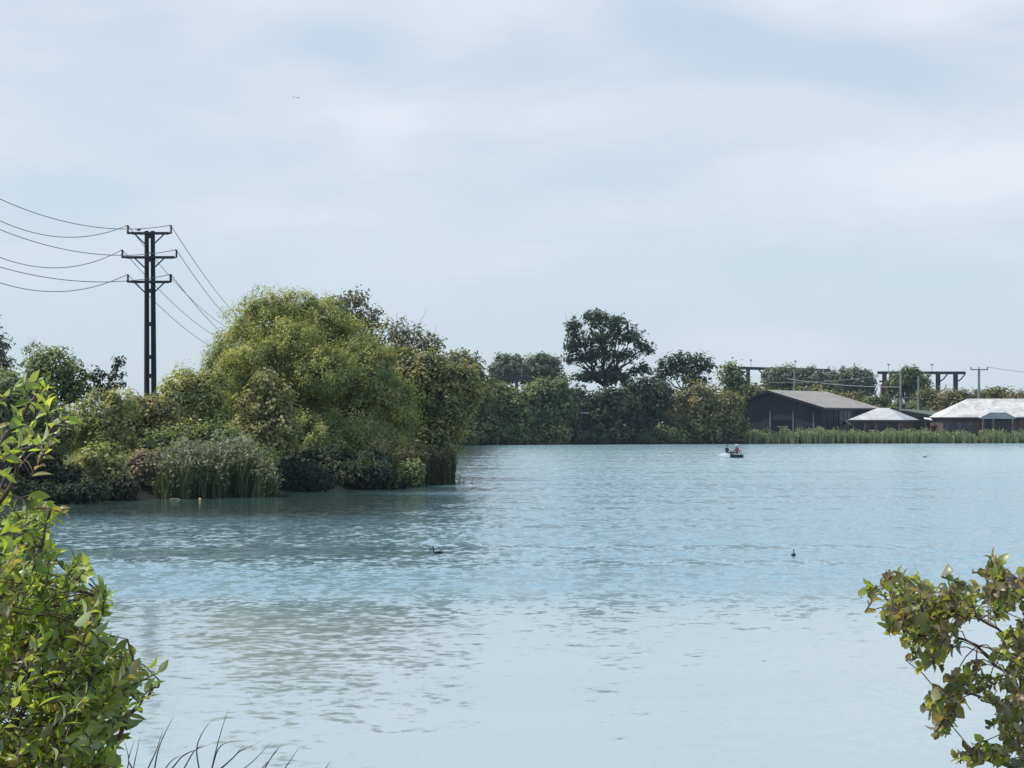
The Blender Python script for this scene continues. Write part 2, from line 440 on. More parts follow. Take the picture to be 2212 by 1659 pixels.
def tree(name, label, cat, base_px, lobes, Y, s_px=7.0, palette='mid', trunk_r=0.28, bark=None, group=None, part='crown', stem='trunk', n_stems=1, fork=0.35, mat=None, twigs=0, **kw):
    bx = X(base_px, Y); bz = float(ground_z(bx, Y)) - 0.15
    if bz < -0.3: bz = -0.3
    root = empty(name, (bx, Y, max(bz, 0.0)), label, cat, group)
    m = MB()
    top = min(lb[1] for lb in lobes); topz = Z(top, Y)
    for k in range(n_stems):
        b0 = Vector((bx + (k - (n_stems - 1) / 2) * trunk_r * 1.2, Y + random.uniform(-.03, .03), bz))
        fk = Vector((bx + random.gauss(0, .2), Y, bz + (topz - bz) * fork))
        if n_stems > 1: fk = b0.lerp(fk, 0.4)
        m.tube(limb_pts(b0, fk, 0.02, 4), [trunk_r * (1 - 0.35 * i / 4) * (1.35 if i == 0 else 1) for i in range(5)], 8)
        for lb in lobes[k::n_stems]:
            c = P(lb[0], lb[1], Y + (lb[4] if len(lb) > 4 else 0))
            e = fk.lerp(c, 0.95)
            pts = limb_pts(fk, e, 0.04, 5, 0.03)
            m.tube(pts, [trunk_r * 0.6 * (1 - 0.8 * i / 5) for i in range(6)], 6)
            sc = Y / FPX
            for q_ in range(3 + twigs):
                a = pts[random.randint(2, 5)]
                dirv = Vector((random.gauss(0, 1), random.gauss(0, .7), random.gauss(0.25, .8))).normalized()
                tgt = c + Vector((dirv.x * lb[2] * sc, dirv.y * lb[2] * sc * .8, dirv.z * lb[3] * sc)) * random.uniform(0.75, 1.0)
                pp = limb_pts(a, tgt, 0.05, 4, 0.04)
                m.tube(pp, [trunk_r * 0.22 * (1 - 0.85 * i / 4) + 0.004 for i in range(5)], 5)
                for z_ in range(twigs and 3):
                    a2 = pp[random.randint(1, 4)]
                    t2 = a2 + Vector((random.gauss(0, .6), random.gauss(0, .5), random.gauss(0.5, .6))) * lb[3] * sc * 0.5
                    m.tube(limb_pts(a2, t2, 0.06, 3), [trunk_r * 0.07 + .004, trunk_r * 0.05 + .003, trunk_r * .04 + .003, 0.004], 4)
    m.build(stem, bark or M_BARK, root, smooth=False)
    v, f, c = crown_points(lobes, Y, s_px, palette=palette, **kw)
    link(part, mesh_np(v, f, 4, c), mat or M_LEAF, root)
    return root
def shrub(name, label, base_px, lobes, Y, cat='shrub', **kw):
    kw.setdefault('trunk_r', 0.07); kw.setdefault('n_stems', 3); kw.setdefault('fork', 0.25)
    return tree(name, label, cat, base_px, lobes, Y, part='foliage', stem='stem', **kw)

def reeds(name, label, segs, n, h_lo, h_hi, pal, wid, kind='stuff', depth=3.0, heads=0.25, lean=0.12, headcol=(0.20, 0.17, 0.12), cat='reeds', rag=1.0):
    """segs: [(px0, Y0), (px1, Y1)] front line of the bed, in order; blades arch over at the tip"""
    pts = np.array([(X(a, b), b) for a, b in segs]); d = np.hypot(*(pts[1:] - pts[:-1]).T); cum = np.concatenate([[0], np.cumsum(d)])
    t = rng.random(n) * cum[-1]
    x = np.interp(t, cum, pts[:, 0]); y = np.interp(t, cum, pts[:, 1]) + rng.random(n) ** 0.7 * depth * (1 + 0.3 * np.sin(t * 1.7)) + 0.35 * np.sin(t * 2.3 + 1) + 0.35 * np.sin(t * 5.1)
    x = x + rng.normal(size=n) * 0.08
    z0 = np.maximum(ground_z(x, y) - 0.05, -0.25)
    bump_ = np.sin(t * 0.9 * rag) * 0.5 + np.sin(t * 0.37 * rag + 1.3) * 0.5 + np.sin(t * 2.9 * rag) * 0.4
    endf = np.clip(np.minimum(t, cum[-1] - t) / 1.6, 0, 1) ** 0.5
    h = h_lo + (h_hi - h_lo) * np.clip(0.5 + 0.35 * bump_ + rng.normal(size=n) * 0.30, -0.4, 1.15)
    h = h * (0.6 + 0.4 * endf) * np.where(rng.random(n) < 0.25, 0.75, 1.0)
    ang = rng.random(n) * 2 * math.pi
    ld = np.stack([np.cos(ang), np.sin(ang)], -1) * (np.abs(rng.normal(size=n)) * lean)[:, None]
    ld[:, 0] += lean * 0.5
    fa = rng.random(n) * math.pi
    sx, sy = np.cos(fa) * wid * .5, np.sin(fa) * wid * .5
    K = 5; V = np.empty((n, K, 2, 3))
    for k in range(K):
        u = k / (K - 1)
        cxk = x + ld[:, 0] * h * u * u * 1.2; cyk = y + ld[:, 1] * h * u * u * 1.2
        czk = z0 + (h - z0 * 0) * (u - 0.10 * u ** 3)
        wk = (1 - u ** 2 * 0.85)
        V[:, k, 0] = np.stack([cxk - sx * wk, cyk - sy * wk, czk], -1)
        V[:, k, 1] = np.stack([cxk + sx * wk, cyk + sy * wk, czk], -1)
    pal = np.array(pal)
    col = pal[rng.integers(0, len(pal), n)] * (0.7 + 0.6 * rng.random((n, 1)))
    colv = np.repeat(col, K * 2, axis=0)
    base = (np.arange(n) * K * 2)[:, None, None]
    kk = np.arange(K - 1)[None, :, None] * 2
    f = (base + kk + np.array([0, 1, 3, 2])[None, None, :]).reshape(-1)
    V = V.reshape(-1, 3)
    # seed heads and drooping leaves near the top
    m = int(n * heads); idx = rng.integers(0, n, m); tall = rng.random(m)
    hc = np.stack([x[idx] + ld[idx, 0] * h[idx] * 1.1, y[idx] + ld[idx, 1] * h[idx] * 1.1, z0[idx] + h[idx] * np.where(tall < 0.7, 0.84 + rng.random(m) * 0.12, 0.3 + rng.random(m) * 0.5)], -1)
    di = np.stack([rng.normal(size=m) * .5 + .4, rng.normal(size=m) * .5, rng.normal(size=m) * .5], -1)
    hv, hf, hcol = leaves(hc, rng.normal(size=(m, 3)), di, h[idx] * 0.13, np.full(m, wid * 1.6), np.array(headcol) * (0.7 + 0.6 * rng.random((m, 1))))
    hf = hf + len(V)
    o = link(name, mesh_np(np.concatenate([V, hv]), np.concatenate([f, hf]), 4, np.concatenate([colv, hcol])), M_REED)
    if kind: tag(o, label, cat, None, kind)
    return o

# ------------------------------------------------------------------ peninsula trees
tree('willow_tree', 'tallest broad rounded willow with fine yellow-green leaves filling the middle of the wooded spit', 'tree', 650,
     [(612, 825, 160, 190), (735, 875, 140, 185), (620, 850, 110, 140, 3), (760, 900, 110, 130, 3), (565, 690, 55, 50), (632, 665, 60, 34), (705, 700, 60, 55), (495, 815, 52, 95), (560, 790, 70, 60, -4), (700, 800, 70, 50, -5), (640, 740, 60, 45, -4), (800, 800, 55, 60, -2), (850, 880, 55, 75), (640, 960, 110, 75, -5), (770, 975, 105, 75, -4), (845, 990, 60, 55, -2)],
     166, s_px=5.2, palette='willow', shape=0.30, clump_px=17, droop=0.2, cover=8.5, trunk_r=0.45, fork=0.3, edge=1.2, core=0.6)
tree('ash_tree', 'thin crowned tree with dark leaf tufts rising behind the right shoulder of the big willow', 'tree', 770,
     [(765, 650, 42, 30), (722, 655, 38, 20), (795, 690, 32, 40), (745, 700, 60, 45), (800, 745, 40, 40)], 186, s_px=7, palette='grey', cover=1.7, clump_px=11, core=0.2, trunk_r=0.3, fork=0.55, twigs=5, bark=M_BARKG)
tree('bare_tree', 'half dead grey tree of bare twigs right behind the willow crown', 'tree', 880,
     [(850, 715, 38, 38), (890, 735, 50, 42), (930, 745, 36, 32), (905, 785, 60, 40), (860, 770, 40, 40)], 182, s_px=6, palette='grey', cover=1.2, clump_px=11, core=0.2, trunk_r=0.25, fork=0.5, twigs=7, bark=M_BARKG)
tree('sloping_tree', 'broad olive green tree sloping down over the water near the tip of the spit', 'tree', 915,
     [(930, 830, 72, 70), (885, 850, 60, 90), (975, 870, 52, 85), (930, 930, 62, 60), (1005, 830, 38, 48), (990, 875, 34, 52), (880, 950, 60, 60), (955, 975, 34, 34), (868, 800, 40, 50)], 174, s_px=6.5, palette='olive', cover=7, clump_px=18, trunk_r=0.28)
shrub('bramble_bush', 'low brown-tinged bush on the very tip of the spit', 920, [(890, 1000, 60, 42), (935, 1010, 34, 35), (850, 1015, 50, 38)], 164.5, s_px=6, palette='brown', cover=7, clump_px=14)
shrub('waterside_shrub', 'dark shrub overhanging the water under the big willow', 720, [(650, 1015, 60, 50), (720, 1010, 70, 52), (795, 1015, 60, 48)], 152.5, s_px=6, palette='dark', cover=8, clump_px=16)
tree('young_tree', 'small bright tree with yellow-green top standing in front of the big willow', 'tree', 580,
     [(572, 828, 26, 26), (600, 870, 42, 42), (555, 880, 42, 40), (590, 930, 62, 48), (540, 945, 50, 45)], 146, s_px=7, palette='olive', cover=6, clump_px=16, trunk_r=0.12)
tree('round_sallow', 'rounded olive green sallow filling the gap between power pole and big willow', 'tree', 430,
     [(400, 845, 55, 48), (450, 850, 50, 55), (375, 900, 50, 55), (430, 930, 75, 60), (470, 920, 45, 65)], 155, s_px=6.5, palette='willow', cover=7.5, clump_px=17, trunk_r=0.2, shape=0.4)
shrub('olive_shrub', 'olive green shrub below the foot of the power pole', 320, [(305, 885, 45, 40), (345, 890, 40, 35), (280, 930, 55, 50), (345, 945, 60, 45)], 146, s_px=6.5, palette='olive', cover=7.5, clump_px=16)
shrub('bright_shrub', 'bright green rounded shrub left of the power pole foot', 220, [(215, 895, 50, 48), (170, 930, 55, 50), (235, 945, 50, 50), (260, 870, 35, 28)], 140, s_px=7, palette='yellow', cover=7, clump_px=17, shape=0.45)
shrub('spiny_shrub', 'dark green shrub behind the pale reeds, right of the bright waterside bush', 450, [(400, 960, 60, 40), (470, 965, 65, 45), (540, 985, 50, 45), (330, 985, 50, 40)], 141, s_px=6.5, palette='mid', cover=7.5, clump_px=16)
shrub('hanging_bush', 'yellow-green bush dipping to the water left of the pale reeds', 215, [(215, 1000, 50, 42), (245, 1030, 28, 30), (175, 1035, 45, 40)], 130.5, s_px=7, palette='yellow', cover=6.5, clump_px=15)
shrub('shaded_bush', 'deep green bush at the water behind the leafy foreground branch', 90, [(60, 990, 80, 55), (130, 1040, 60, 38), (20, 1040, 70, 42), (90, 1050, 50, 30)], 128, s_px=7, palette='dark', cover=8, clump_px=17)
shrub('edge_shrub', 'green shrub rising at the left edge of the spit', 30, [(20, 850, 50, 50), (70, 890, 60, 55), (10, 920, 60, 60), (110, 930, 50, 60)], 137, s_px=7, palette='mid', cover=7.5, clump_px=17)
tree('dark_thorn_tree', 'dark round-headed tree standing up left of the power pole', 'tree', 115,
     [(120, 785, 48, 34), (80, 800, 34, 34), (160, 815, 36, 34), (110, 840, 60, 40), (165, 850, 34, 30)], 152, s_px=7, palette='mid', cover=4.0, clump_px=13, trunk_r=0.2, fork=0.5, twigs=3)
tree('sapling', 'wispy leaning sapling between the dark round tree and the power pole', 'tree', 225,
     [(255, 785, 13, 22), (243, 812, 28, 10), (210, 815, 20, 24), (250, 832, 25, 8), (225, 845, 28, 20)], 150, s_px=6, palette='dark', cover=2.2, clump_px=8, trunk_r=0.06, fork=0.6, twigs=3)
tree('leafless_tree', 'pale leafless tree of upright grey twigs behind the dark round tree', 'tree', 78,
     [(70, 760, 22, 24), (95, 765, 18, 24), (80, 790, 24, 20)], 165, s_px=4, palette='grey', cover=0.15, clump_px=8, trunk_r=0.10, fork=0.6, twigs=4, bark=M_BARKG)
tree('twiggy_tree', 'twiggy small-leaved tree cut by the left edge of the photo', 'tree', 8,
     [(5, 745, 20, 26), (15, 785, 26, 16), (-25, 700, 30, 25), (-20, 760, 40, 30)], 160, s_px=6, palette='grey', cover=0.9, clump_px=9, trunk_r=0.12, fork=0.6, twigs=4, bark=M_BARKG)

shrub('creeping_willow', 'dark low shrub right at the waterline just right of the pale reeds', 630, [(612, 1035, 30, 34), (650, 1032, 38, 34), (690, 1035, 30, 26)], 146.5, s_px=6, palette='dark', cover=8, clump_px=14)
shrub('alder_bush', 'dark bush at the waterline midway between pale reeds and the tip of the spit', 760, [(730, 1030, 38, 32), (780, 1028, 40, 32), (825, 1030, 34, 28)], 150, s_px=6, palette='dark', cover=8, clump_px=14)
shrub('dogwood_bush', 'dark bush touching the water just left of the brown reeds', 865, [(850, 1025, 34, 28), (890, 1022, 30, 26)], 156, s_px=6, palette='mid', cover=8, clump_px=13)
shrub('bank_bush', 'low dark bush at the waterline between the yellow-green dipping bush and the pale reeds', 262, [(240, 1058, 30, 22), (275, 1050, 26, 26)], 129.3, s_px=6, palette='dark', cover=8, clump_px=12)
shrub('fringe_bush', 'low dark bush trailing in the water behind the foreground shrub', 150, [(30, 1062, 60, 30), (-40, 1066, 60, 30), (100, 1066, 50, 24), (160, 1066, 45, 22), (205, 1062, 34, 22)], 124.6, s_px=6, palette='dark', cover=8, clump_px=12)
reeds('pale_reeds', 'pale grey-green reeds with drooping heads along the waterline of the spit', [(330, 131.3), (480, 134.5), (582, 135.6)], 6600, 1.7, 2.8,
      [(0.12, 0.14, 0.07), (0.08, 0.11, 0.04), (0.17, 0.16, 0.11), (0.07, 0.09, 0.035), (0.24, 0.21, 0.16)], 0.055, depth=3.0, heads=0.75, headcol=(0.31, 0.31, 0.24), lean=0.17, rag=1.6)
shrub('bank_shrub', 'olive green shrub at the waterline just left of the pale reeds', 290, [(285, 1020, 40, 36), (265, 1045, 30, 28), (320, 1000, 40, 34)], 133.5, s_px=6, palette='brown', cover=8, clump_px=13)
reeds('brown_reeds', 'dark brown reed stems at the tip of the spit', [(790, 151), (880, 157), (935, 162), (970, 163.5), (978, 165.5)], 3000, 1.7, 3.0,
      [(0.07, 0.065, 0.035), (0.10, 0.085, 0.05), (0.05, 0.06, 0.03)], 0.06, depth=2.0, heads=0.3, lean=0.06)
reeds('reed_stems', 'few thin reed stems standing in open water just off the tip of the spit', [(984, 163.5), (1000, 164.5)], 16, 0.6, 1.8, [(0.10, 0.10, 0.06)], 0.035, kind='stuff', depth=0.6, heads=0.1, lean=0.14)

# ------------------------------------------------------------------ far shore trees
FAR = [
 ('olive_tree', 'olive green tree at the left end of the far shore, partly behind the spit', 1015, [(1000, 800, 40, 48), (960, 820, 45, 55), (1030, 850, 45, 60), (985, 880, 50, 60), (1040, 915, 38, 42), (1000, 925, 40, 32)], 424, 'olive', 7.5),
 ('bushy_tree', 'mid green bushy tree on the far shore below two pale domed trees', 1095, [(1075, 862, 42, 34), (1115, 868, 45, 38), (1075, 895, 45, 50), (1125, 905, 40, 45)], 428, 'mid', 7.5),
 ('rounded_tree', 'rounded green tree left of the tall open-crowned tree on the far shore', 1185, [(1175, 852, 42, 34), (1210, 838, 26, 26), (1165, 875, 48, 50), (1205, 900, 42, 50)], 430, 'mid', 7.5),
 ('shaded_tree', 'very dark dense tree beneath the trunk of the tall open-crowned tree', 1290, [(1275, 890, 52, 48), (1330, 882, 55, 50), (1300, 920, 75, 36), (1240, 868, 35, 45)], 436, 'dark', 8),
 ('ivy_tree', 'dark leafy tree between the tall open-crowned tree and the wide olive bush', 1390, [(1380, 848, 36, 30), (1395, 880, 45, 46), (1370, 915, 45, 38), (1420, 845, 32, 28)], 440, 'dark', 8),
 ('wide_bush', 'wide olive bush on the far shore left of the dark barn', 1500, [(1455, 880, 45, 42), (1510, 868, 52, 40), (1560, 880, 42, 42), (1480, 920, 60, 36), (1550, 920, 50, 35)], 441, 'olive', 7.5),
 ('corner_tree', 'dark narrow tree beside the left gable of the dark barn', 1585, [(1580, 815, 24, 26), (1592, 845, 26, 34), (1580, 895, 26, 50), (1597, 925, 18, 30)], 448, 'mid', 8),
]
for nm, lab, bx_, lb, Y_, pal_, cov in FAR:
    tree(nm, lab, 'tree', bx_, lb, Y_, s_px=6.0, palette=pal_, cover=cov, clump_px=14, trunk_r=0.3, group='trees along the far shore')
tree('tall_tree', 'tallest tree on the far shore, dark with an open gappy crown', 'tree', 1305,
     [(1290, 688, 42, 20), (1238, 705, 20, 22), (1330, 700, 32, 20), (1300, 730, 52, 26), (1240, 745, 26, 24), (1362, 728, 34, 22), (1395, 752, 22, 16), (1300, 765, 36, 22), (1305, 805, 42, 20), (1350, 770, 28, 18), (1232, 775, 16, 12), (1265, 770, 20, 18), (1390, 795, 26, 16), (1262, 812, 28, 16), (1345, 815, 30, 18)],
     444, s_px=5.5, palette='dark', cover=3.9, clump_px=8, core=0.1, bark=M_BARKD, trunk_r=0.5, fork=0.42, twigs=2, group='trees along the far shore')
tree('flat_tree', 'smaller flat-topped tree right of the tallest tree on the far shore', 'tree', 1480,
     [(1470, 778, 42, 20), (1515, 785, 28, 22), (1440, 795, 30, 18), (1485, 800, 52, 18), (1430, 815, 25, 10), (1500, 820, 40, 10)], 452, s_px=5.5, palette='dark', cover=3.2, clump_px=8, core=0.15, bark=M_BARKD, trunk_r=0.3, fork=0.55, twigs=1, group='trees along the far shore')
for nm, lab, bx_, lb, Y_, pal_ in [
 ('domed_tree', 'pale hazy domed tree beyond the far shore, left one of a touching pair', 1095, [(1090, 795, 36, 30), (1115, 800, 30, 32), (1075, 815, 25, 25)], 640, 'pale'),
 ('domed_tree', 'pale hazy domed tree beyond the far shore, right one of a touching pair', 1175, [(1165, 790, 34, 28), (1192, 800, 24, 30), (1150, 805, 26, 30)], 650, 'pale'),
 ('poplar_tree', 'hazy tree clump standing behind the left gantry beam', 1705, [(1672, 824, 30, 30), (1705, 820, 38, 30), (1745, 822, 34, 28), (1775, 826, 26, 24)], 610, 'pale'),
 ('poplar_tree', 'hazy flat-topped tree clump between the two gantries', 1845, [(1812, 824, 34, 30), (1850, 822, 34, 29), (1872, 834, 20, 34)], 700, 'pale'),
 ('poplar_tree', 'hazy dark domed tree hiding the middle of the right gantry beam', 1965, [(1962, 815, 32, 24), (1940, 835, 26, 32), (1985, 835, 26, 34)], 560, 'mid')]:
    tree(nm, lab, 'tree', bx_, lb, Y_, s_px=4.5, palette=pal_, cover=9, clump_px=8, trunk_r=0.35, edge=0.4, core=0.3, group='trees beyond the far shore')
k_ = 0
for (cx_, top_, hw, pal_, Y_, lab) in [
 (1625, 832, 38, 'olive', 520, 'scrubby bush behind the dark barn under the left end of the left gantry'),
 (1690, 845, 42, 'mid', 515, 'grey-green bush behind the barn ridge, under the middle of the left gantry'),
 (1762, 838, 48, 'olive', 525, 'yellowish bush behind the barn ridge'),
 (1835, 850, 44, 'olive', 520, 'bush behind the right end of the barn roof'),
 (1893, 858, 34, 'mid', 505, 'dark bush under the left end of the right gantry'),
 (1958, 868, 40, 'mid', 500, 'bush behind the small pavilion and the grey poles'),
 (2020, 845, 46, 'olive', 520, 'bush behind the low green roof under the right gantry'),
 (2075, 842, 42, 'brown', 515, 'brownish bush left of the T-shaped pole'),
 (2145, 838, 46, 'olive', 520, 'bush behind the large pale roof, just right of the T-shaped pole'),
 (2205, 846, 44, 'brown', 515, 'brownish bush behind the large pale roof at the right edge of the photo')]:
    shrub('scrub_bush', lab, cx_, [(cx_ - hw * .45, top_ + 20, hw * .6, 20), (cx_ + hw * .4, top_ + 24, hw * .6, 22), (cx_, top_ + 42, hw, 34), (cx_ + hw * .1, top_ + 14, hw * .4, 14)], Y_, s_px=5.5, palette=pal_, cover=6.5, clump_px=11, group='bushes behind the lakeside buildings')
for (cx_, cy_, rx_, ry_, pal_, lab) in [
 (1015, 940, 28, 20, 'mid', 'low bush at the waterline at the left end of the far shore'),
 (1100, 935, 42, 24, 'mid', 'low bush at the far waterline below the mid green bushy tree'),
 (1190, 938, 40, 22, 'olive', 'low lighter bush at the far waterline below the rounded green tree'),
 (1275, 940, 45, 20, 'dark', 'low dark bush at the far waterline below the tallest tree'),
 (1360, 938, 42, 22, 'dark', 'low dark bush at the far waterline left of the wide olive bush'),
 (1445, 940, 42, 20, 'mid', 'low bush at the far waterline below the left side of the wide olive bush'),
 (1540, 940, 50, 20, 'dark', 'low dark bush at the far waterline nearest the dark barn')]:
    Yb = 416 + (cx_ - 960) * 0.040
    shrub('low_bush', lab, cx_, [(cx_ - rx_ * .4, cy_, rx_ * .75, ry_, 1.5), (cx_ + rx_ * .4, cy_ + 2, rx_ * .75, ry_, 1.5)], Yb, s_px=5.5, palette=pal_, cover=8, clump_px=10, group='low bushes along the far waterline')
reeds('lakeside_reeds', 'pale green reed bed along the far shore in front of the barn and pavilion', [(1610, 441.5), (1800, 446.5), (2095, 452.5), (2112, 453)], 9000, 1.5, 2.35,
      [(0.19, 0.225, 0.125), (0.155, 0.19, 0.105), (0.23, 0.25, 0.16)], 0.16, depth=4.0, heads=0.5, headcol=(0.32, 0.34, 0.22), lean=0.06)
reeds('sedge_bed', 'clumpy reed bed right of a small gap, in front of the large pale roofed building', [(2124, 453.2), (2300, 457.5)], 3600, 1.1, 2.35,
      [(0.20, 0.235, 0.13), (0.155, 0.19, 0.105), (0.25, 0.27, 0.18)], 0.16, depth=4.0, heads=0.5, headcol=(0.34, 0.36, 0.24), lean=0.08)

# ------------------------------------------------------------------ lakeside buildings
def clad(name, c, c2, scale=2.0, rough=0.8):
    """vertical boards with gaps, weathered"""
    m, g = new_mat(name)
    t_ = g.n('ShaderNodeTexCoord')
    s_ = g.n('ShaderNodeSeparateXYZ', i_0=t_.outputs['Object'])
    u = g.math('ADD', s_.outputs[0], g.math('MULTIPLY', s_.outputs[1], 0.6))
    fr = g.math('FRACT', g.math('MULTIPLY', u, scale))
    gap = g.smooth(fr, 0.0, 0.12)
    cell = g.math('FLOOR', g.math('MULTIPLY', u, scale))
    wn = g.n('ShaderNodeTexWhiteNoise', noise_dimensions='1D', i_W=cell)
    nz = g.n('ShaderNodeTexNoise', i_Vector=t_.outputs['Object'], i_Scale=1.2, i_Detail=6.0, i_Roughness=0.65)
    col = g.mix(g.math('MULTIPLY', wn.outputs[0], g.smooth(nz.outputs[0], 0.3, 0.7)), c, c2)
    col = g.mix(gap, (0.008, 0.008, 0.010), col)
    b = g.n('ShaderNodeBsdfPrincipled', i_Base_Color=col, i_Roughness=rough)
    g.n('ShaderNodeOutputMaterial', i_Surface=b.outputs[0])
    return m
def roofing(name, c, c2, blotch=0.5, lines=1.0):
    m, g = new_mat(name)
    t_ = g.n('ShaderNodeTexCoord')
    nz = g.n('ShaderNodeTexNoise', i_Vector=t_.outputs['Object'], i_Scale=blotch, i_Detail=9.0, i_Roughness=0.72)
    nf = g.n('ShaderNodeTexNoise', i_Vector=t_.outputs['Object'], i_Scale=3.0, i_Detail=4.0, i_Roughness=0.7)
    col = g.mix(g.smooth(nz.outputs[0], 0.38, 0.62), c2, c)
    col = g.mix(g.smooth(nf.outputs[0], 0.5, 0.75, 0.0, 0.5), col, tuple(x * 0.6 for x in c))
    wv = g.n('ShaderNodeTexWave', i_Vector=t_.outputs['Object'], i_Scale=lines, i_Distortion=0.3)
    bp = g.n('ShaderNodeBump', i_Height=wv.outputs[1], i_Strength=0.4, i_Distance=0.05)
    b = g.n('ShaderNodeBsdfPrincipled', i_Base_Color=col, i_Roughness=0.75, i_Normal=bp.outputs[0])
    g.n('ShaderNodeOutputMaterial', i_Surface=b.outputs[0])
    return m
M_BLACKWOOD = clad('black_boards', (0.014, 0.018, 0.030), (0.030, 0.032, 0.046), 1.3)
M_PURPLEWOOD = clad('brown_boards', (0.095, 0.050, 0.052), (0.20, 0.115, 0.11), 1.6)
M_ROOFGREY = roofing('grey_sheet_roof', (0.30, 0.265, 0.235), (0.21, 0.185, 0.165))
M_ROOFPALE = roofing('pale_felt_roof', (0.58, 0.55, 0.52), (0.36, 0.34, 0.33))
M_ROOFLIGHT = roofing('light_grey_roof', (0.45, 0.43, 0.44), (0.34, 0.33, 0.34))
M_ROOFMOSS = roofing('mossy_roof', (0.10, 0.115, 0.09), (0.06, 0.075, 0.055))
M_TRIM = simple('dark_fascia', (0.018, 0.018, 0.028), 0.6, 0.1, 2)
M_OPENING = simple('dark_opening', (0.010, 0.012, 0.022), 0.3, 0.1, 2)
M_POSTW = simple('grey_timber_post', (0.20, 0.18, 0.19), 0.8, 0.2, 3)
M_GLASSB = simple('bluish_glazing', (0.06, 0.075, 0.11), 0.25, 0.2, 1.5)
M_WHITE = simple('white_paint', (0.88, 0.88, 0.88), 0.45, 0.04, 2)
M_BEIGE = simple('beige_render', (0.42, 0.36, 0.24), 0.85, 0.1, 2)
M_RUST = simple('rusty_brown', (0.10, 0.035, 0.025), 0.8, 0.3, 4)

class Frame:
    """a building's own axes: u along the front wall to the left-back, v to the right-back, from its near corner"""
    def __init__(self, px, Y, phi):
        self.o = Vector((X(px, Y), Y, 0)); p = R(phi)
        self.u = Vector((-math.cos(p), math.sin(p), 0)); self.v = Vector((math.sin(p), math.cos(p), 0))
    def __call__(self, a, b, z): return self.o + self.u * a + self.v * b + Vector((0, 0, z))
def slab(mb, pts, th):
    """a thick roof plane from its outline (counter-clockwise seen from above)"""
    n = (Vector(pts[1]) - Vector(pts[0])).cross(Vector(pts[2]) - Vector(pts[0])).normalized()
    if n.z < 0: n = -n
    a = [Vector(p) for p in pts]; b = [p - n * th for p in a]; k = len(a)
    mb.add(a + b, [tuple(range(k)), tuple(range(2 * k - 1, k - 1, -1))] + [(i, i + k, (i + 1) % k + k, (i + 1) % k) for i in range(k)])
def quadbox(mb, F, a0, a1, b0, b1, z0, z1):
    vs = [F(a, b, z) for a in (a0, a1) for b in (b0, b1) for z in (z0, z1)]
    mb.add(vs, [(0, 1, 3, 2), (4, 6, 7, 5), (0, 4, 5, 1), (2, 3, 7, 6), (0, 2, 6, 4), (1, 5, 7, 3)])

# the dark barn: gable turned to the front-left
F = Frame(1775, 462, 30)
prof = [(0, 7.35), (11.5, 10.65), (16.2, 9.0), (19.0, 8.55)]
LB = 30.0
bn = empty('barn', F(9.5, 12, 1.4), 'dark timber barn with broad grey sheet roof and black gable, left of the pavilion', 'barn')
m = MB()
for b in (0.0, LB):
    vs = [F(0, b, 0.8)] + [F(a, b, z - 0.12) for a, z in prof] + [F(19.0, b, 0.8)]
    m.add(vs, [tuple(range(len(vs)))])
m.add([F(0, 0, .8), F(0, LB, .8), F(0, LB, 7.23), F(0, 0, 7.23)], [(0, 1, 2, 3)])
m.add([F(19, 0, .8), F(19, LB, .8), F(19, LB, 8.43), F(19, 0, 8.43)], [(0, 1, 2, 3)])
wall = m.build('wall', M_BLACKWOOD, bn)
m = MB(); ex = [(-1.0, 7.06)] + prof[1:-1] + [(19.8, 8.42)]
for (a0, z0), (a1, z1) in zip(ex[:-1], ex[1:]):
    slab(m, [F(a0, -0.8, z0), F(a0, LB + .6, z0), F(a1, LB + .6, z1), F(a1, -0.8, z1)], 0.16)
rf = m.build('roof', M_ROOFGREY, bn)
m = MB()
for (a0, z0), (a1, z1) in zip(ex[:-1], ex[1:]):
    m.add([F(a0, -0.86, z0 - .02), F(a1, -0.86, z1 - .02), F(a1, -0.86, z1 - .5), F(a0, -0.86, z0 - .5),
           F(a0, -0.70, z0 - .02), F(a1, -0.70, z1 - .02), F(a1, -0.70, z1 - .5), F(a0, -0.70, z0 - .5)], [(0, 1, 2, 3), (4, 7, 6, 5), (0, 4, 5, 1), (3, 2, 6, 7), (0, 3, 7, 4), (1, 5, 6, 2)])
m.build('bargeboard', M_TRIM, rf)
m = MB(); quadbox(m, F, -1.03, -0.93, -0.6, LB + .4, 6.62, 6.95); m.build('gutter', M_TRIM, rf)
for a in (1.6, 6.0, 11.0):
    m = MB(); quadbox(m, F, a, a + .28, -0.10, 0.06, 0.9, 5.6 + (0.8 if a > 3 else 0.4)); m.build('post', M_POSTW, bn)
m = MB(); quadbox(m, F, 6.6, 10.6, -0.06, 0.04, 1.0, 4.6); dr = m.build('door', M_OPENING, bn)
m = MB(); quadbox(m, F, 7.2, 9.6, -0.14, -0.07, 3.1, 3.35); m.build('rail', M_POSTW, dr)
m = MB(); quadbox(m, F, -0.05, .05, 9.2, 16.0, 3.2, 6.5); wd = m.build('window', M_GLASSB, bn)
for k in range(4):
    m = MB(); quadbox(m, F, -0.10, -.055, 9.2 + k * 2.2, 9.32 + k * 2.2, 3.2, 6.5); m.build('mullion', M_TRIM, wd)
for b in (3.0, 6.2, 9.0, 18.5):
    m = MB(); quadbox(m, F, -0.14, .02, b, b + .25, 0.9, 6.9); m.build('post', M_TRIM, bn)

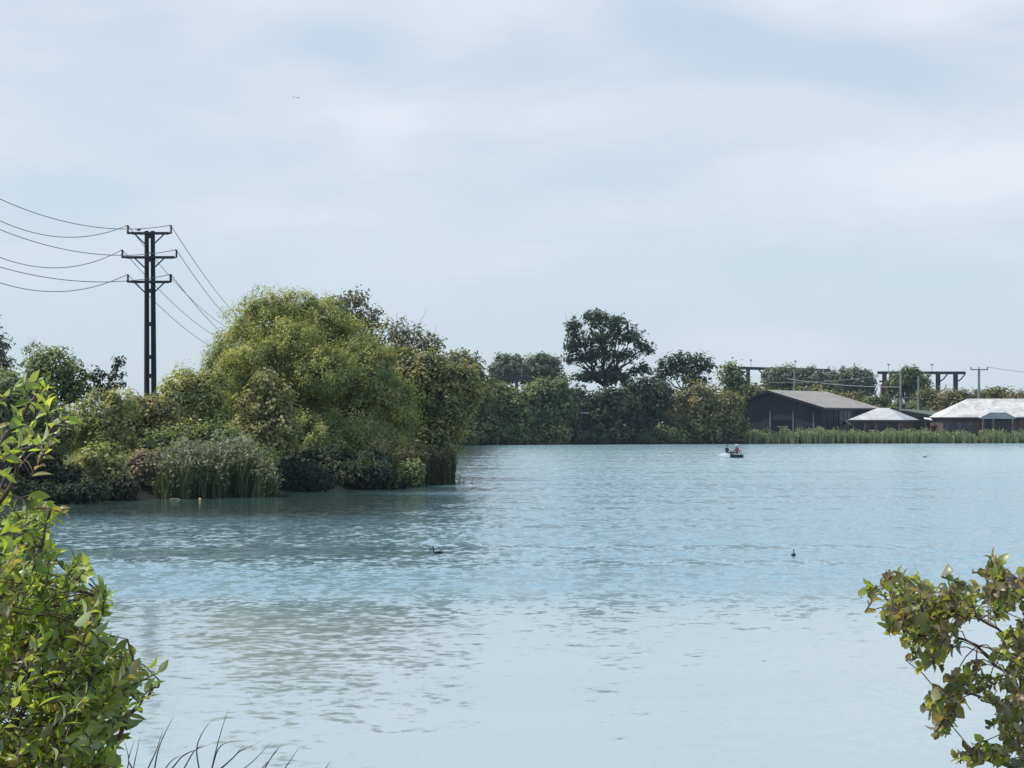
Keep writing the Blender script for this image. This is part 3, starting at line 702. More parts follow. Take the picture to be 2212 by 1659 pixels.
def hip_roof(F, W, L, ze, zr, ru0, ru1, rv, ov, mb, th=0.14):
    """hipped roof over W (u) x L (v); the ridge runs along u from ru0 to ru1 at v = rv"""
    A, B, Cc, D = F(-ov, -ov, ze), F(W + ov, -ov, ze), F(W + ov, L + ov, ze), F(-ov, L + ov, ze)
    r0, r1 = F(ru0, rv, zr), F(ru1, rv, zr)
    slab(mb, [A, r0, r1, B], th); slab(mb, [B, r1, Cc], th); slab(mb, [Cc, r1, r0, D], th); slab(mb, [D, r0, A], th)
# pavilion
F = Frame(1947, 459, 21)
pv = empty('pavilion', F(5, 6, 1.4), 'small low pavilion with light grey hipped roof just right of the dark barn', 'building')
m = MB(); quadbox(m, F, 0.0, 9.9, 0.0, 14.0, 0.8, 4.62); m.build('wall', M_PURPLEWOOD, pv)
m = MB(); hip_roof(F, 9.9, 14.0, 4.62, 7.0, 3.9, 6.2, 6.6, 0.7, m); rf = m.build('roof', M_ROOFLIGHT, pv)
m = MB(); quadbox(m, F, -0.72, 10.62, -0.74, -0.64, 4.18, 4.47); quadbox(m, F, -0.74, -0.64, -0.63, 14.6, 4.18, 4.47); m.build('fascia', M_TRIM, rf)
for a in (0.3, 2.6, 4.9, 7.2, 9.5):
    m = MB(); quadbox(m, F, a, a + .22, -0.2, -0.03, 0.8, 4.3); m.build('post', M_POSTW, pv)
for a in (0.8, 3.1, 5.5, 7.8):
    m = MB(); quadbox(m, F, a, a + 1.4, -0.06, 0.05, 2.3, 3.9); m.build('window', M_OPENING, pv)
m = MB(); slab(m, [F(10.3, -.4, 3.5), F(10.3, 3, 3.5), F(11.4, 3, 4.6), F(11.4, -.4, 4.6)], .1); slab(m, [F(11.4, -.4, 4.6), F(11.4, 3, 4.6), F(12.5, 3, 3.4), F(12.5, -.4, 3.4)], .1)
quadbox(m, F, 10.5, 10.7, -.3, -.1, .9, 3.5); quadbox(m, F, 12.1, 12.3, -.3, -.1, .9, 3.5); quadbox(m, F, 10.8, 12.0, 0.2, 2.8, .9, 3.6)
tag(m.build('garden_shed', M_ROOFMOSS), 'small grey-green gabled shed between the barn and the pavilion', 'shed')
# large pale-roofed building at the right edge
F = Frame(2316, 462, 0)
WB = (2316 - 2037) / FPX * 462
lb_ = empty('clubhouse', F(WB / 2, 6, 1.4), 'large low building with wide speckled pale roof at the right edge of the photo', 'building')
m = MB(); quadbox(m, F, 0, WB, 0, 13, 0.8, 4.95); m.build('wall', M_PURPLEWOOD, lb_)
m = MB(); hip_roof(F, WB, 13, 5.15, 8.9, 6.9, WB - 6.2, 6.5, 0.75, m); rf = m.build('roof', M_ROOFPALE, lb_)
m = MB(); quadbox(m, F, -0.7, WB + .72, -0.80, -0.69, 4.6, 4.9); m.build('fascia', M_TRIM, rf)
# raised porch roof
p0 = (2316 - 2186) / FPX * 462; p1 = (2316 - 2114) / FPX * 462
m = MB(); pr = [(p0 - .3, 5.0), (p0 + 1.8, 6.05), (p1 - 1.8, 6.05), (p1 + .3, 5.0)]
for (a0, z0), (a1, z1) in zip(pr[:-1], pr[1:]):
    slab(m, [F(a0, -2.4, z0), F(a0, 3.0, z0 + .9), F(a1, 3.0, z1 + .9), F(a1, -2.4, z1)], .14)
vs = [F(a, -2.3, z - .16) for a, z in pr]
m.add(vs + [F(p1 - .1, -2.3, 4.8), F(p0 + .1, -2.3, 4.8)], [(0, 1, 2, 3, 4, 5)])
porch = m.build('porch', M_ROOFLIGHT, lb_)
for a in (p0 + .2, (p0 + p1) / 2 + .7, p1 - .6):
    m = MB(); quadbox(m, F, a, a + .3, -2.25, -1.95, 0.7, 4.9); m.build('post', M_POSTW, porch)
for (a, w_) in ((p0 + 1.1, 1.8), (p0 + 3.4, 1.6)):
    m = MB(); quadbox(m, F, a, a + w_, -0.08, 0.05, 1.2, 4.4); m.build('door', M_OPENING, lb_)
for a in (8.0, p1 + 1.2, p1 + 3.3, p1 + 5.6, 2.5, 5.0):
    m = MB(); quadbox(m, F, a, a + 1.1, -0.08, 0.05, 2.4, 4.2); w_ = m.build('window', M_GLASSB, lb_)
    m = MB(); quadbox(m, F, a - .08, a + 1.18, -0.12, -0.085, 2.28, 2.4); m.build('sill', M_POSTW, w_)
# low mossy roof, white canopy, beige wall and a brown tank between pavilion and clubhouse
F = Frame(2034, 474, 3)
lr = empty('outbuilding', F(3, 3, 1.4), 'low outbuilding with mossy green roof behind the pavilion', 'building')
WL = (2034 - 1955) / FPX * 474
m = MB(); m.add([F(0, 0, .9), F(WL, 0, .9), F(WL, 0, 6.5), F(0, 0, 5.0)], [(0, 1, 2, 3)]); m.add([F(0, 0, .9), F(0, 7, .9), F(0, 7, 6.3), F(0, 0, 5.0)], [(0, 1, 2, 3)]); m.add([F(WL, 0, .9), F(WL, 7, .9), F(WL, 7, 6.9), F(WL, 0, 6.5)], [(0, 1, 2, 3)])
m.build('wall', M_OPENING, lr)
m = MB(); slab(m, [F(-.4, -.4, 5.2), F(-.4, 7.4, 6.4), F(WL + .4, 7.4, 6.95), F(WL + .4, -.4, 6.6)], .2); m.build('roof', M_ROOFMOSS, lr)
F = Frame(2014, 460, 0)
cn = empty('canopy', F(.7, 1, 1.4), 'small bright white canopy between the pavilion and the large pale roof', 'canopy')
m = MB(); slab(m, [F(0, 0, 4.6), F(0, 2, 4.9), F(1.3, 2, 5.1), F(1.3, 0, 4.85)], .2); m.build('roof', M_WHITE, cn)
for a in (0.0, 1.2):
    m = MB(); quadbox(m, F, a, a + .1, .3, .4, .9, 4.35); m.build('post', M_POSTW, cn)
F = Frame(2030, 461, 0)
m = MB(); quadbox(m, F, 0, 1.9, 0, .25, .9, 3.9); quadbox(m, F, -.06, 1.96, -.06, .31, 3.9, 4.05); tag(m.build('garden_wall', M_BEIGE), 'short beige wall beside the large pale roofed building', 'wall')
m = MB(); m.tube([F(1.4, -1, 1.0), F(1.4, -1, 2.6), F(1.4, -1, 3.4), F(1.4, -1, 3.9)], [.35, .38, .75, .45], 10); m.tube([F(1.4, -1, 3.85), F(1.4, -1, 4.1)], [.2, .05], 8)
tag(m.build('parasol', M_RUST), 'dark red-brown furled parasol in front of the short beige wall', 'parasol')
# pale-roofed hut in the trees of the far shore
F = Frame(1271, 432.5, 0)
ht = empty('hut', F(1, 1, 1), 'tiny hut with flat pale roof edge in the dark trees below the tallest tree', 'hut')
m = MB(); quadbox(m, F, .2, 2.2, 0, 2, .6, 5.75); m.build('wall', M_BLACKWOOD, ht)
m = MB(); slab(m, [F(-.1, -.4, 5.9), F(-.1, 2.2, 6.1), F(2.4, 2.2, 6.2), F(2.4, -.4, 6.0)], .16); m.build('roof', M_ROOFPALE, ht)

# ------------------------------------------------------------------ gantries and far poles
M_GANTRY = simple('dark_gantry_steel', (0.035, 0.036, 0.060), 0.6, 0.2, 1)
def gantry(label, px0, px1, py0, py1, Y, posts, braces, beamh=0.62, knees=True):
    gz_ = 1.6
    root = empty('gantry', (X(px0, Y), Y, gz_), label, 'gantry', 'elevated gantries beyond the buildings')
    a, b = P(px0, py0, Y), P(px1, py1, Y)
    m = MB(); d = (b - a); n = Vector((0, 1, 0))
    for off in (0, 2.2):
        o = n * off
        m.add([a + o, b + o, b + o - Vector((0, 0, beamh)), a + o - Vector((0, 0, beamh)), a + o + n * .3, b + o + n * .3, b + o + n * .3 - Vector((0, 0, beamh)), a + o + n * .3 - Vector((0, 0, beamh))],
              [(0, 1, 2, 3), (4, 7, 6, 5), (0, 4, 5, 1), (3, 2, 6, 7), (0, 3, 7, 4), (1, 5, 6, 2)])
    m.build('beam', M_GANTRY, root)
    m = MB(); slab(m, [a + Vector((0, .1, .14)), b + Vector((0, .1, .14)), b + Vector((0, 2.4, .14)), a + Vector((0, 2.4, .14))], .12); m.build('deck', M_GANTRY, root)
    for px in posts:
        t = (px - px0) / (px1 - px0); top = a.lerp(b, t) - Vector((0, 0, beamh))
        m = MB()
        m.box((top.x - .42, top.y - .1, gz_ - 1), (top.x + .42, top.y + .5, top.z + .05)); m.box((top.x - .42, top.y + 2.0, gz_ - 1), (top.x + .42, top.y + 2.6, top.z + .05))
        m.build('post', M_GANTRY, root)
    for px, s in braces:
        t = (px - px0) / (px1 - px0); top = a.lerp(b, t) - Vector((0, 0, beamh))
        m = MB(); m.tube([top + Vector((s * .4, .2, -2.0)), top + Vector((s * 1.3, .2, -1.4)), top + Vector((s * 2.5, .2, 0.1))], .2, 6); m.build('brace', M_GANTRY, root)
    for px in (px0 + (px1 - px0) * .12, px0 + (px1 - px0) * .62):
        t = (px - px0) / (px1 - px0); top = a.lerp(b, t)
        m = MB(); m.tube([top + Vector((0, 1, 0)), top + Vector((0, 1, 1.9))], .07, 5); m.box((top.x - .35, top.y + .8, top.z + 1.9), (top.x + .35, top.y + 1.2, top.z + 2.2)); m.build('lamp', M_GREYPOLE, root)
gantry('dark elevated gantry on stout posts, left one, above the barn roof', 1600, 1792, 793, 798, 640, (1617, 1659, 1716, 1770), ((1617, -1), (1659, -1), (1716, -1)))
gantry('dark elevated gantry on stout posts, right one, above the pavilion', 1898, 2086, 803, 803.5, 640, (1912, 1962, 2028, 2066), ((2028, 1), (2066, 1)))
m = MB(); tw = X(1911, 636)
m.box((tw - 1.0, 635.0, 1.2), (tw + 1.0, 637.2, Z(830, 636))); m.box((tw + 1.3, 635.4, 1.2), (tw + 1.9, 636.6, Z(806, 636)))
m.box((tw - 1.3, 634.9, Z(826, 636)), (tw + 2.0, 637.3, Z(822, 636)))
tag(m.build('stair_tower', simple('red_brown_steel', (0.085, 0.035, 0.045), .7, .2, 1)), 'reddish dark stair tower under the left end of the right gantry', 'tower')
gantry('slender grey gantry beam crossing in front of the two pale domed trees', 1077, 1157, 812, 817, 600, (1116, 1150), (), beamh=.5)

def far_pole(label, px, ytop, Y, r, arms, mat=None, name='utility_pole', group='poles beyond the buildings'):
    top = P(px, ytop, Y); root = empty(name, (top.x, Y, 1.5), label, 'pole', group)
    m = MB(); m.tube([(top.x, Y, 1.0), tuple(top)], [r * 1.25, r], 8); m.build('shaft', mat or M_GREYPOLE, root)
    for dz, hw in arms:
        m = MB(); m.box((top.x - hw, Y - r - .12, top.z - dz - .12), (top.x + hw, Y - r, top.z - dz + .12)); arm = m.build('crossarm', mat or M_GREYPOLE, root)
        for s in (-1, 0, 1):
            m = MB(); xx = top.x + s * (hw - .12); m.tube([(xx, Y - r - .06, top.z - dz + .1), (xx, Y - r - .06, top.z - dz + .55)], [.09, .12], 6); m.build('insulator', M_INSUL, arm)
    return top
far_pole('thin pale pole in front of the hazy trees under the left gantry', 1716, 800, 505, .16, [])
tp1 = far_pole('taller of the two grey poles behind the pavilion roof', 1945.5, 802, 490, .20, [(5.8, .8)])
tp2 = far_pole('shorter grey pole right of the taller one behind the pavilion roof', 1984, 812, 492, .18, [(4.8, .8)])
tp3 = far_pole('T-shaped pole with a short crossarm standing above the large pale roof', 2114.5, 797, 500, .26, [(0.15, 1.9)])
def wire(label, pts, r=0.03, name='power_line', group='overhead wires', mat=None):
    m = MB(); m.tube(pts, r, 5); o = m.build(name, mat or M_WIRE)
    return tag(o, label, 'wire', group)
def sagline(a, b, sag, n=24):
    a, b = Vector(a), Vector(b)
    return [a.lerp(b, i / n) - Vector((0, 0, 4 * sag * (i / n) * (1 - i / n))) for i in range(n + 1)]
wire('thin pale wire running right from the T-shaped pole to the edge of the photo', sagline(tp3 + Vector((1.8, -.3, .4)), P(2700, 830, 480), 1.2), .045)
wire('grey wire slung low between the two grey poles and the barn side', sagline(tp2 + Vector((-.7, -.3, -4.5)), P(1885, 857, 489), .3), .06)
wire('pale wire crossing the hazy trees behind the barn ridge from the thin pale pole', sagline(P(1660, 826, 505), P(1900, 812, 495), .5), .05)
wire('second pale wire lower across the bushes behind the right half of the barn roof', sagline(P(1700, 818, 505), P(1943, 836, 489.5), .5), .05)

# ------------------------------------------------------------------ the twin power pole and its lines
YP = 180.0
def pp(px, py, dy=0.0): return P(px, py, YP + dy)
root = empty('power_pole', (X(325, YP), YP, 0.8), 'tall dark twin-post power pole with three crossarms rising from the shrubs', 'power pole')
for top_, bot_ in (((317.0, 499), (317.2, 1020)), ((330.0, 499), (333.5, 1020))):
    m = MB(); a, b = pp(*bot_), pp(*top_)
    m.tube([a, a.lerp(b, .5), b], [.235, .205, .17], 12); m.build('post', M_POLE, root, smooth=False)
for py in (510, 561, 628, 700, 771, 812):
    m = MB(); c = pp(324, py); m.box((c.x - .2, YP - .16, c.z - .16), (c.x + .2, YP + .16, c.z + .16)); m.build('spacer', M_STEEL, root)
ends = {}
for lvl, (py, x0, x1, ti) in enumerate(((504, 276, 371, 487), (556, 264, 382.5, 540), (609, 276, 371, 593))):
    a, b = pp(x0, py), pp(x1, py)
    m = MB(); m.box((a.x, YP - .34, a.z - .085), (b.x, YP - .20, a.z + .085)); m.box((a.x + .3, YP + .20, a.z - .085), (b.x - .3, YP + .34, a.z + .085))
    arm = m.build('crossarm', M_STEEL, root)
    for s, px in ((-1, x0 + 1), (1, x1 - 1)):
        base = pp(px, py); tp = pp(px, ti)
        m = MB(); hgt = tp.z - base.z; pts = []; rad = []
        for k in range(13):
            pts.append((base.x, YP - .27, base.z + hgt * k / 12)); rad.append(.12 if k % 2 else .08)
        rad[0] = .1; rad[-1] = .06
        m.tube(pts, rad, 10); m.build('insulator', M_INSUL, arm)
        ends[(lvl, s)] = Vector((base.x, YP - .27, tp.z))
    for s in (-1, 1):
        m = MB(); p0_ = pp(324 + s * 31, py + 3); p1_ = pp(324 + s * 9, py + 24)
        m.tube([p0_ + Vector((0, -.25, 0)), p1_ + Vector((0, -.25, 0))], .055, 6); m.build('brace', M_STEEL, root)
names = ('top', 'middle', 'bottom'); sides = {-1: 'left', 1: 'right'}
# next pole towards the camera, far out to the left; and the next one away, hidden by the willow
targL = {(0, -1): (0, 477, 383/1.0), }
for lvl in range(3):
    for s in (-1, 1):
        a = ends[(lvl, s)]
        yl = {(0, 1): 430, (0, -1): 477, (1, 1): 496, (1, -1): 556, (2, 1): 577, (2, -1): 611}[(lvl, s)]
        ye = 163.0 + (-2.0 if s > 0 else 0.0)
        e = P(0, yl, ye)                                   # where the line leaves the frame
        k = 2.6
        far_end = a + (e - a) * k
        # parabola through a and e with the droop the photo shows
        drop = {(0, 1): 1.0, (0, -1): 1.05, (1, 1): 1.0, (1, -1): 1.05, (2, 1): 0.8, (2, -1): 0.95}[(lvl, s)]
        pts = []
        for i in range(33):
            t = i / 32 * 1.35
            p_ = a.lerp(e, t) if t <= 1 else a + (e - a) * t
            p_ = p_ - Vector((0, 0, 4 * drop * t * (1 - t)))
            pts.append(p_)
        wire(f'power line leaving the {names[lvl]} crossarm from its {sides[s]} insulator towards the left edge', pts, .028, group='power lines on the left of the pole')
for lvl in range(3):
    for s in (-1, 1):
        a = ends[(lvl, s)]
        b = Vector((X(560, 420) + s * 1.8 + (.35 * s if lvl == 1 else 0), 420, a.z + 0.6))
        wire(f'power line running off behind the big willow from the {sides[s]} insulator of the {names[lvl]} crossarm', sagline(a, b, 2.2, 30), .028, group='power lines on the right of the pole')

# ------------------------------------------------------------------ birds, aircraft, floating bits
M_BIRD = simple('dark_plumage', (0.022, 0.022, 0.026), 0.6, 0.3, 30)
M_BEAK = simple('pale_beak', (0.45, 0.38, 0.25), 0.5, 0.1, 20)
M_HULLG = simple('pale_grey_metal', (0.75, 0.76, 0.78), 0.4, 0.05, 2)
def loft(mb, rings, n=12):
    """rings: (centre, half width, half height) along the body; ends closed to points"""
    b = len(mb.v)
    for (c, rw, rh, ax) in rings:
        c = Vector(c); ax = Vector(ax).normalized(); side = ax.cross(Vector((0, 0, 1)))
        side = side.normalized() if side.length > .05 else Vector((0, 1, 0)); upv = side.cross(ax)
        for j in range(n):
            t = 2 * math.pi * j / n
            mb.v.append(tuple(c + side * math.cos(t) * rw + upv * math.sin(t) * rh))
    for i in range(len(rings) - 1):
        for j in range(n):
            k = (j + 1) % n
            mb.f.append((b + i * n + j, b + i * n + k, b + (i + 1) * n + k, b + (i + 1) * n + j))
    mb.f.append(tuple(b + j for j in range(n))[::-1]); e = b + (len(rings) - 1) * n
    mb.f.append(tuple(e + j for j in range(n)))
def water_bird(label, px, py, size, face, name='coot', neck=1.0):
    x, y = G(px, py)
    root = empty(name, (x, y, 0), label, 'bird', 'birds on the lake')
    D = Vector((math.cos(face), math.sin(face), 0)); o = Vector((x, y, 0)); S = size
    m = MB(); up_ = Vector((0, 0, 1))
    def q(a, z): return o + D * a * S + up_ * z * S
    seq = [((-.62, .16), .01, .01, (1, .25)), ((-.52, .13), .07, .05, (1, 0)), ((-.30, .09), .17, .12, (1, 0)), ((0, .07), .21, .15, (1, 0)), ((.25, .09), .17, .13, (1, .1)),
           ((.36, .15), .11, .10, (.7, .7)), ((.39, .27), .065, .07, (.1, 1)), ((.39, .27 + .16 * neck), .05, .055, (0, 1)), ((.42, .33 + .18 * neck), .065, .07, (.5, 1)), ((.47, .38 + .18 * neck), .07, .07, (1, .5)), ((.54, .385 + .18 * neck), .045, .045, (1, -.1)), ((.58, .38 + .18 * neck), .015, .015, (1, -.1))]
    loft(m, [(q(a, z), rw * S, rh * S, D * d[0] + up_ * d[1]) for (a, z), rw, rh, d in seq], 12)
    m.build('body', M_BIRD, root, smooth=True)
    m = MB(); m.tube([q(.56, .38 + .18 * neck), q(.68, .355 + .18 * neck)], [.03 * S, .006 * S], 8); m.build('beak', M_BEAK, root)
    for s in (-1, 1):
        sd_ = D.cross(up_) * s
        m = MB(); loft(m, [(q(.22, .14) + sd_ * .15 * S, .03 * S, .05 * S, D), (q(0, .15) + sd_ * .19 * S, .04 * S, .09 * S, D), (q(-.3, .15) + sd_ * .14 * S, .03 * S, .07 * S, D), (q(-.6, .19) + sd_ * .03 * S, .01 * S, .015 * S, D)], 8)
        m.build('wing', M_BIRD, root, smooth=True)
        m = MB(); m.ball(q(.49, .40 + .18 * neck) + sd_ * .062 * S, .012 * S, 8, 6); m.build('eye', M_BEAK, root)
water_bird('dark long-necked water bird with raised head swimming in mid lake, nearest to the spit', 945, 1196, .34, math.pi, 'grebe', 1.5)
water_bird('small dark water bird seen end-on on the right half of the lake', 1714, 1200.5, .34, R(80), 'coot')
water_bird('tiny dark water bird far out near the reed bed below the pavilion', 1998, 988, .5, 0.2, 'duck')
# bird resting on the top line beside the left insulator
bx0 = ends[(0, -1)]; by = pp(300, 496.5)
m = MB(); o = Vector((by.x, YP + .05, by.z))
loft(m, [(o + Vector((-.26, 0, -.03)), .01, .01, (1, 0, 0)), (o + Vector((-.14, 0, 0)), .05, .04, (1, 0, 0)), (o + Vector((0, 0, .01)), .09, .09, (1, 0, .2)), (o + Vector((.10, 0, .05)), .06, .07, (1, 0, .5)), (o + Vector((.15, 0, .09)), .045, .045, (1, 0, .2)), (o + Vector((.21, 0, .085)), .01, .01, (1, 0, 0))], 10)
m.tube([o + Vector((0.02, 0, -.06)), o + Vector((0.02, 0, -.16))], .012, 5)
pj = m.build('pigeon', M_BIRD, smooth=True); tag(pj, 'small dark bird sitting low on the line beside the top left insulator', 'bird')
# aircraft far off in the sky
pa = P(641, 211, 3200)
root = empty('aeroplane', pa, 'tiny pale aeroplane flying high in the cloudy sky above the power pole', 'aeroplane')
o = pa
m = MB(); loft(m, [(o + Vector((a, 0, 0)), r, r, (1, 0, 0)) for a, r in ((-5, .2), (-3, .5), (-1, .75), (2, .75), (3.6, .5), (4.2, .1))], 12); m.build('body', M_HULLG, root, smooth=True)
m = MB(); m.add([o + Vector(v) for v in ((1.2, -6, .5), (2.2, -6, .5), (2.6, 6, .5), (.8, 6, .5), (1.2, -6, .7), (2.2, -6, .7), (2.6, 6, .7), (.8, 6, .7))], [(0, 1, 2, 3), (7, 6, 5, 4), (0, 4, 5, 1), (1, 5, 6, 2), (2, 6, 7, 3), (3, 7, 4, 0)]); m.build('wing', M_HULLG, root)
m = MB(); m.add([o + Vector(v) for v in ((-5, -.1, 0), (-3.4, -.1, 0), (-4.6, -.1, 2.2), (-5.6, -.1, 2.2), (-5, .1, 0), (-3.4, .1, 0), (-4.6, .1, 2.2), (-5.6, .1, 2.2))], [(0, 1, 2, 3), (7, 6, 5, 4), (0, 4, 5, 1), (1, 5, 6, 2), (2, 6, 7, 3), (3, 7, 4, 0)]); m.build('tail_fin', M_HULLG, root)
# floating bits by the pale reeds
x, y = G(432, 1080); m = MB(); m.ball((x, y, .04), (.08, .07, .065), 12, 8); m.tube([(x, y, .09), (x, y, .13)], .015, 6)
tag(m.build('float', simple('yellow_plastic', (.65, .6, .12), .4, .05, 4), smooth=True), 'small bright yellow float on the water against the pale reeds', 'float')
x, y = G(376, 1080); m = MB(); m.tube([(x - .25, y, .02), (x - .1, y, .05), (x + .15, y + .1, .05), (x + .35, y, .02)], [.02, .04, .035, .015], 8)
tag(m.build('driftwood', simple('bleached_wood', (.38, .32, .26), .8, .2, 5)), 'short pale piece of driftwood at the foot of the pale reeds', 'driftwood')

# ------------------------------------------------------------------ pedal boat with two people
Yb = FPX * CAMH / (988.5 - HY); xb = X(1580, Yb)
boat = empty('pedal_boat', (xb, Yb, 0), 'small white and blue pedal boat carrying two people on the far part of the lake', 'boat')
M_BLUE = simple('navy_hull', (0.007, 0.010, 0.045), .35, .1, 3)
BM = Matrix.Translation((xb, Yb, 0)) @ Matrix.Rotation(R(170), 4, 'Z')   # boat x axis = forward (points left in the photo)
def hull(side):
    m = MB(); rings = []; n = 14
    for i in range(n):
        t = i / (n - 1); xx = -1.42 + 2.84 * t
        wv = .23 * (1 - max(0, (t - .65) / .35) ** 2 * .85) * (1 - max(0, (.08 - t) / .08) * .3)
        zt = .36 + .10 * max(0, (t - .6) / .4) ** 1.5; zb = -.12 + .34 * max(0, (t - .75) / .25) ** 2
        yc = side * (.5 - .08 * max(0, (t - .7) / .3) ** 2)
        rings.append([BM @ Vector((xx, yc + sgn * wv * k, z)) for sgn, k, z in ((-1, .55, zb), (-1, 1, (zb + zt) / 2), (-1, .9, zt), (1, .9, zt), (1, 1, (zb + zt) / 2), (1, .55, zb))])
    b = len(m.v)
    for r_ in rings: m.v += [tuple(p) for p in r_]
    for i in range(n - 1):
        for j in range(6):
            k = (j + 1) % 6; m.f.append((b + i * 6 + j, b + i * 6 + k, b + (i + 1) * 6 + k, b + (i + 1) * 6 + j))
    m.f.append(tuple(range(5, -1, -1))); m.f.append(tuple((n - 1) * 6 + j for j in range(6)))
    return m
def band_split(mat_front, mat_rear, side):
    o = hull(side).build('hull', mat_front, boat, clean=True)
    o.data.materials.append(mat_rear)
    for p in o.data.polygons:
        c = BM.inverted() @ p.center
        if c.x < .1: p.material_index = 1
    return o
band_split(M_WHITE, M_BLUE, 1); band_split(M_WHITE, M_BLUE, -1)
def bbox(m, lo, hi): m.box(lo, hi, BM)
m = MB(); bbox(m, (-1.30, -.52, .363), (1.05, .52, .43)); bbox(m, (.8, -.45, .43), (1.30, .45, .53)); m.build('deck', M_WHITE, boat)
for xs_, nm in ((-.75, 'seat'), (.45, 'seat')):
    for s in (-1, 1):
        m = MB(); bbox(m, (xs_ - .22, s * .27 - .20, .43), (xs_ + .22, s * .27 + .20, .55)); st_ = m.build('seat', M_WHITE, boat)
        if xs_ < 0:
            m = MB(); m.box((-.04, -.2, 0), (.04, .2, .5), BM @ Matrix.Translation((xs_ - .24, s * .27, .5)) @ Matrix.Rotation(R(-14), 4, 'Y')); m.build('backrest', M_BLUE if s > 0 else M_WHITE, st_)
m = MB(); m.tube([BM @ Vector((-1.2, .0, .43)), BM @ Vector((-1.25, 0, .75)), BM @ Vector((-1.1, 0, .85))], .025, 8); m.build('tiller', M_STEEL, boat)

M_SKIN = simple('skin', (0.42, 0.25, 0.18), .5, .06, 20)
def person(label, at, yaw, shirt, legs, hair, hat=None, lean=0.0):
    at = tuple(at)
    """seated figure, facing local +x; one skinned body, clothes colour by region, hair as a child"""
    K_ = 1.22
    M = Matrix.Translation(at) @ Matrix.Rotation(yaw, 4, 'Z') @ Matrix.Scale(K_, 4)
    root = empty('person', M @ Vector((0, 0, 0)), label, 'person', 'people in the pedal boat')
    V, E, Rr = [], [], []
    def v(p, r, par=None):
        V.append(tuple(M @ Vector(p))); Rr.append(tuple(x * K_ * (1.2 if par is None or max(r if isinstance(r, tuple) else (r, r)) > .05 else 1.0) for x in (r if isinstance(r, tuple) else (r, r)))); i = len(V) - 1
        if par is not None: E.append((par, i))
        return i
    pel = v((0, 0, .10), (.145, .12)); ab = v((.0 + lean * .2, 0, .26), (.13, .105), pel); ch = v((-.01 + lean * .45, 0, .43), (.155, .115), ab)
    nk0 = v((lean * .6, 0, .56), (.075, .07), ch); nk1 = v((.015 + lean * .7, 0, .63), .052, nk0)
    h0 = v((.03 + lean * .75, 0, .69), (.066, .072), nk1); h1 = v((.03 + lean * .8, 0, .77), (.078, .092), h0); h2 = v((.025 + lean * .8, 0, .84), (.062, .07), h1)
    for s in (-1, 1):
        hp = v((.08, s * .10, .10), .10, pel); kn = v((.44, s * .12, .20), .066, hp); an = v((.60, s * .12, -.12), .045, kn); v((.74, s * .12, -.15), (.04, .03), v((.66, s * .12, -.155), .045, an))
        sh = v((-.0 + lean * .5, s * .20, .50), .062, ch); el_ = v((.08 + lean * .5, s * .25, .26), .045, sh); wr = v((.30, s * .17, .20), .030, el_); pm = v((.36, s * .165, .20), (.038, .024), wr)
        for f_, (yy_, ln) in enumerate(((-.028, .060), (-.010, .070), (.010, .066), (.028, .052))):
            a_ = v((.385, s * .165 + yy_, .205), .0095, pm); b_ = v((.385 + ln * .55, s * .165 + yy_, .20), .009, a_); v((.385 + ln * .8, s * .165 + yy_, .20 - ln * .45), .008, b_)
        v((.385, s * .165 - s * .055, .17), .009, v((.35, s * .165 - s * .040, .185), .011, pm))
    me = bpy.data.meshes.new('body'); me.from_pydata(V, E, [])
    o = bpy.data.objects.new('body', me); C.objects.link(o); o.parent = root; o.location = -root.location
    sk = o.modifiers.new('skin', 'SKIN'); sk.use_smooth_shade = True
    for i, r_ in enumerate(Rr): me.skin_vertices[0].data[i].radius = r_
    me.skin_vertices[0].data[0].use_root = True
    o.modifiers.new('sub', 'SUBSURF').levels = 1; o.modifiers[-1].render_levels = 2
    mm, g = new_mat('clothed_skin')
    t_ = g.n('ShaderNodeTexCoord')
    loc = g.n('ShaderNodeVectorMath', operation='SUBTRACT', i_0=t_.outputs['Object'], i_1=tuple(M @ Vector((0, 0, 0)))).outputs[0]
    loc = g.n('ShaderNodeVectorMath', operation='MULTIPLY', i_0=loc, i_1=(1 / K_, 1 / K_, 1 / K_)).outputs[0]
    s_ = g.n('ShaderNodeSeparateXYZ', i_0=loc); fx = math.cos(yaw); fy = math.sin(yaw)
    xf = g.math('ADD', g.math('MULTIPLY', s_.outputs[0], fx), g.math('MULTIPLY', s_.outputs[1], fy))
    zl = s_.outputs[2]
    col = g.mix(g.math('GREATER_THAN', zl, .575), shirt, (0.42, 0.25, 0.18))
    col = g.mix(g.math('LESS_THAN', zl, .15), col, legs)
    hand = g.math('MULTIPLY', g.math('GREATER_THAN', xf, .27), g.math('MULTIPLY', g.math('GREATER_THAN', zl, .135), g.math('LESS_THAN', zl, .26)))
    yl_ = g.math('ABSOLUTE', g.math('SUBTRACT', g.math('MULTIPLY', s_.outputs[1], fx), g.math('MULTIPLY', s_.outputs[0], fy)))
    hand = g.math('MULTIPLY', hand, g.math('GREATER_THAN', yl_, .155))
    kneez = g.math('MULTIPLY', g.math('GREATER_THAN', xf, .16), g.math('LESS_THAN', zl, .30))
    col = g.mix(kneez, col, legs); col = g.mix(hand, col, (0.42, 0.25, 0.18))
    b = g.n('ShaderNodeBsdfPrincipled', i_Base_Color=col, i_Roughness=.7); g.n('ShaderNodeOutputMaterial', i_Surface=b.outputs[0])
    me.materials.append(mm)
    hx = .03 + lean * .8
    RM = Matrix.Rotation(yaw, 3, 'Z') * K_
    m = MB(); m.ball(M @ Vector((hx - .018, 0, .80)), (.098, .088, .10), 16, 10, RM)
    m.build('hair', simple('hair', hair, .6, .2, 30), root, smooth=True)
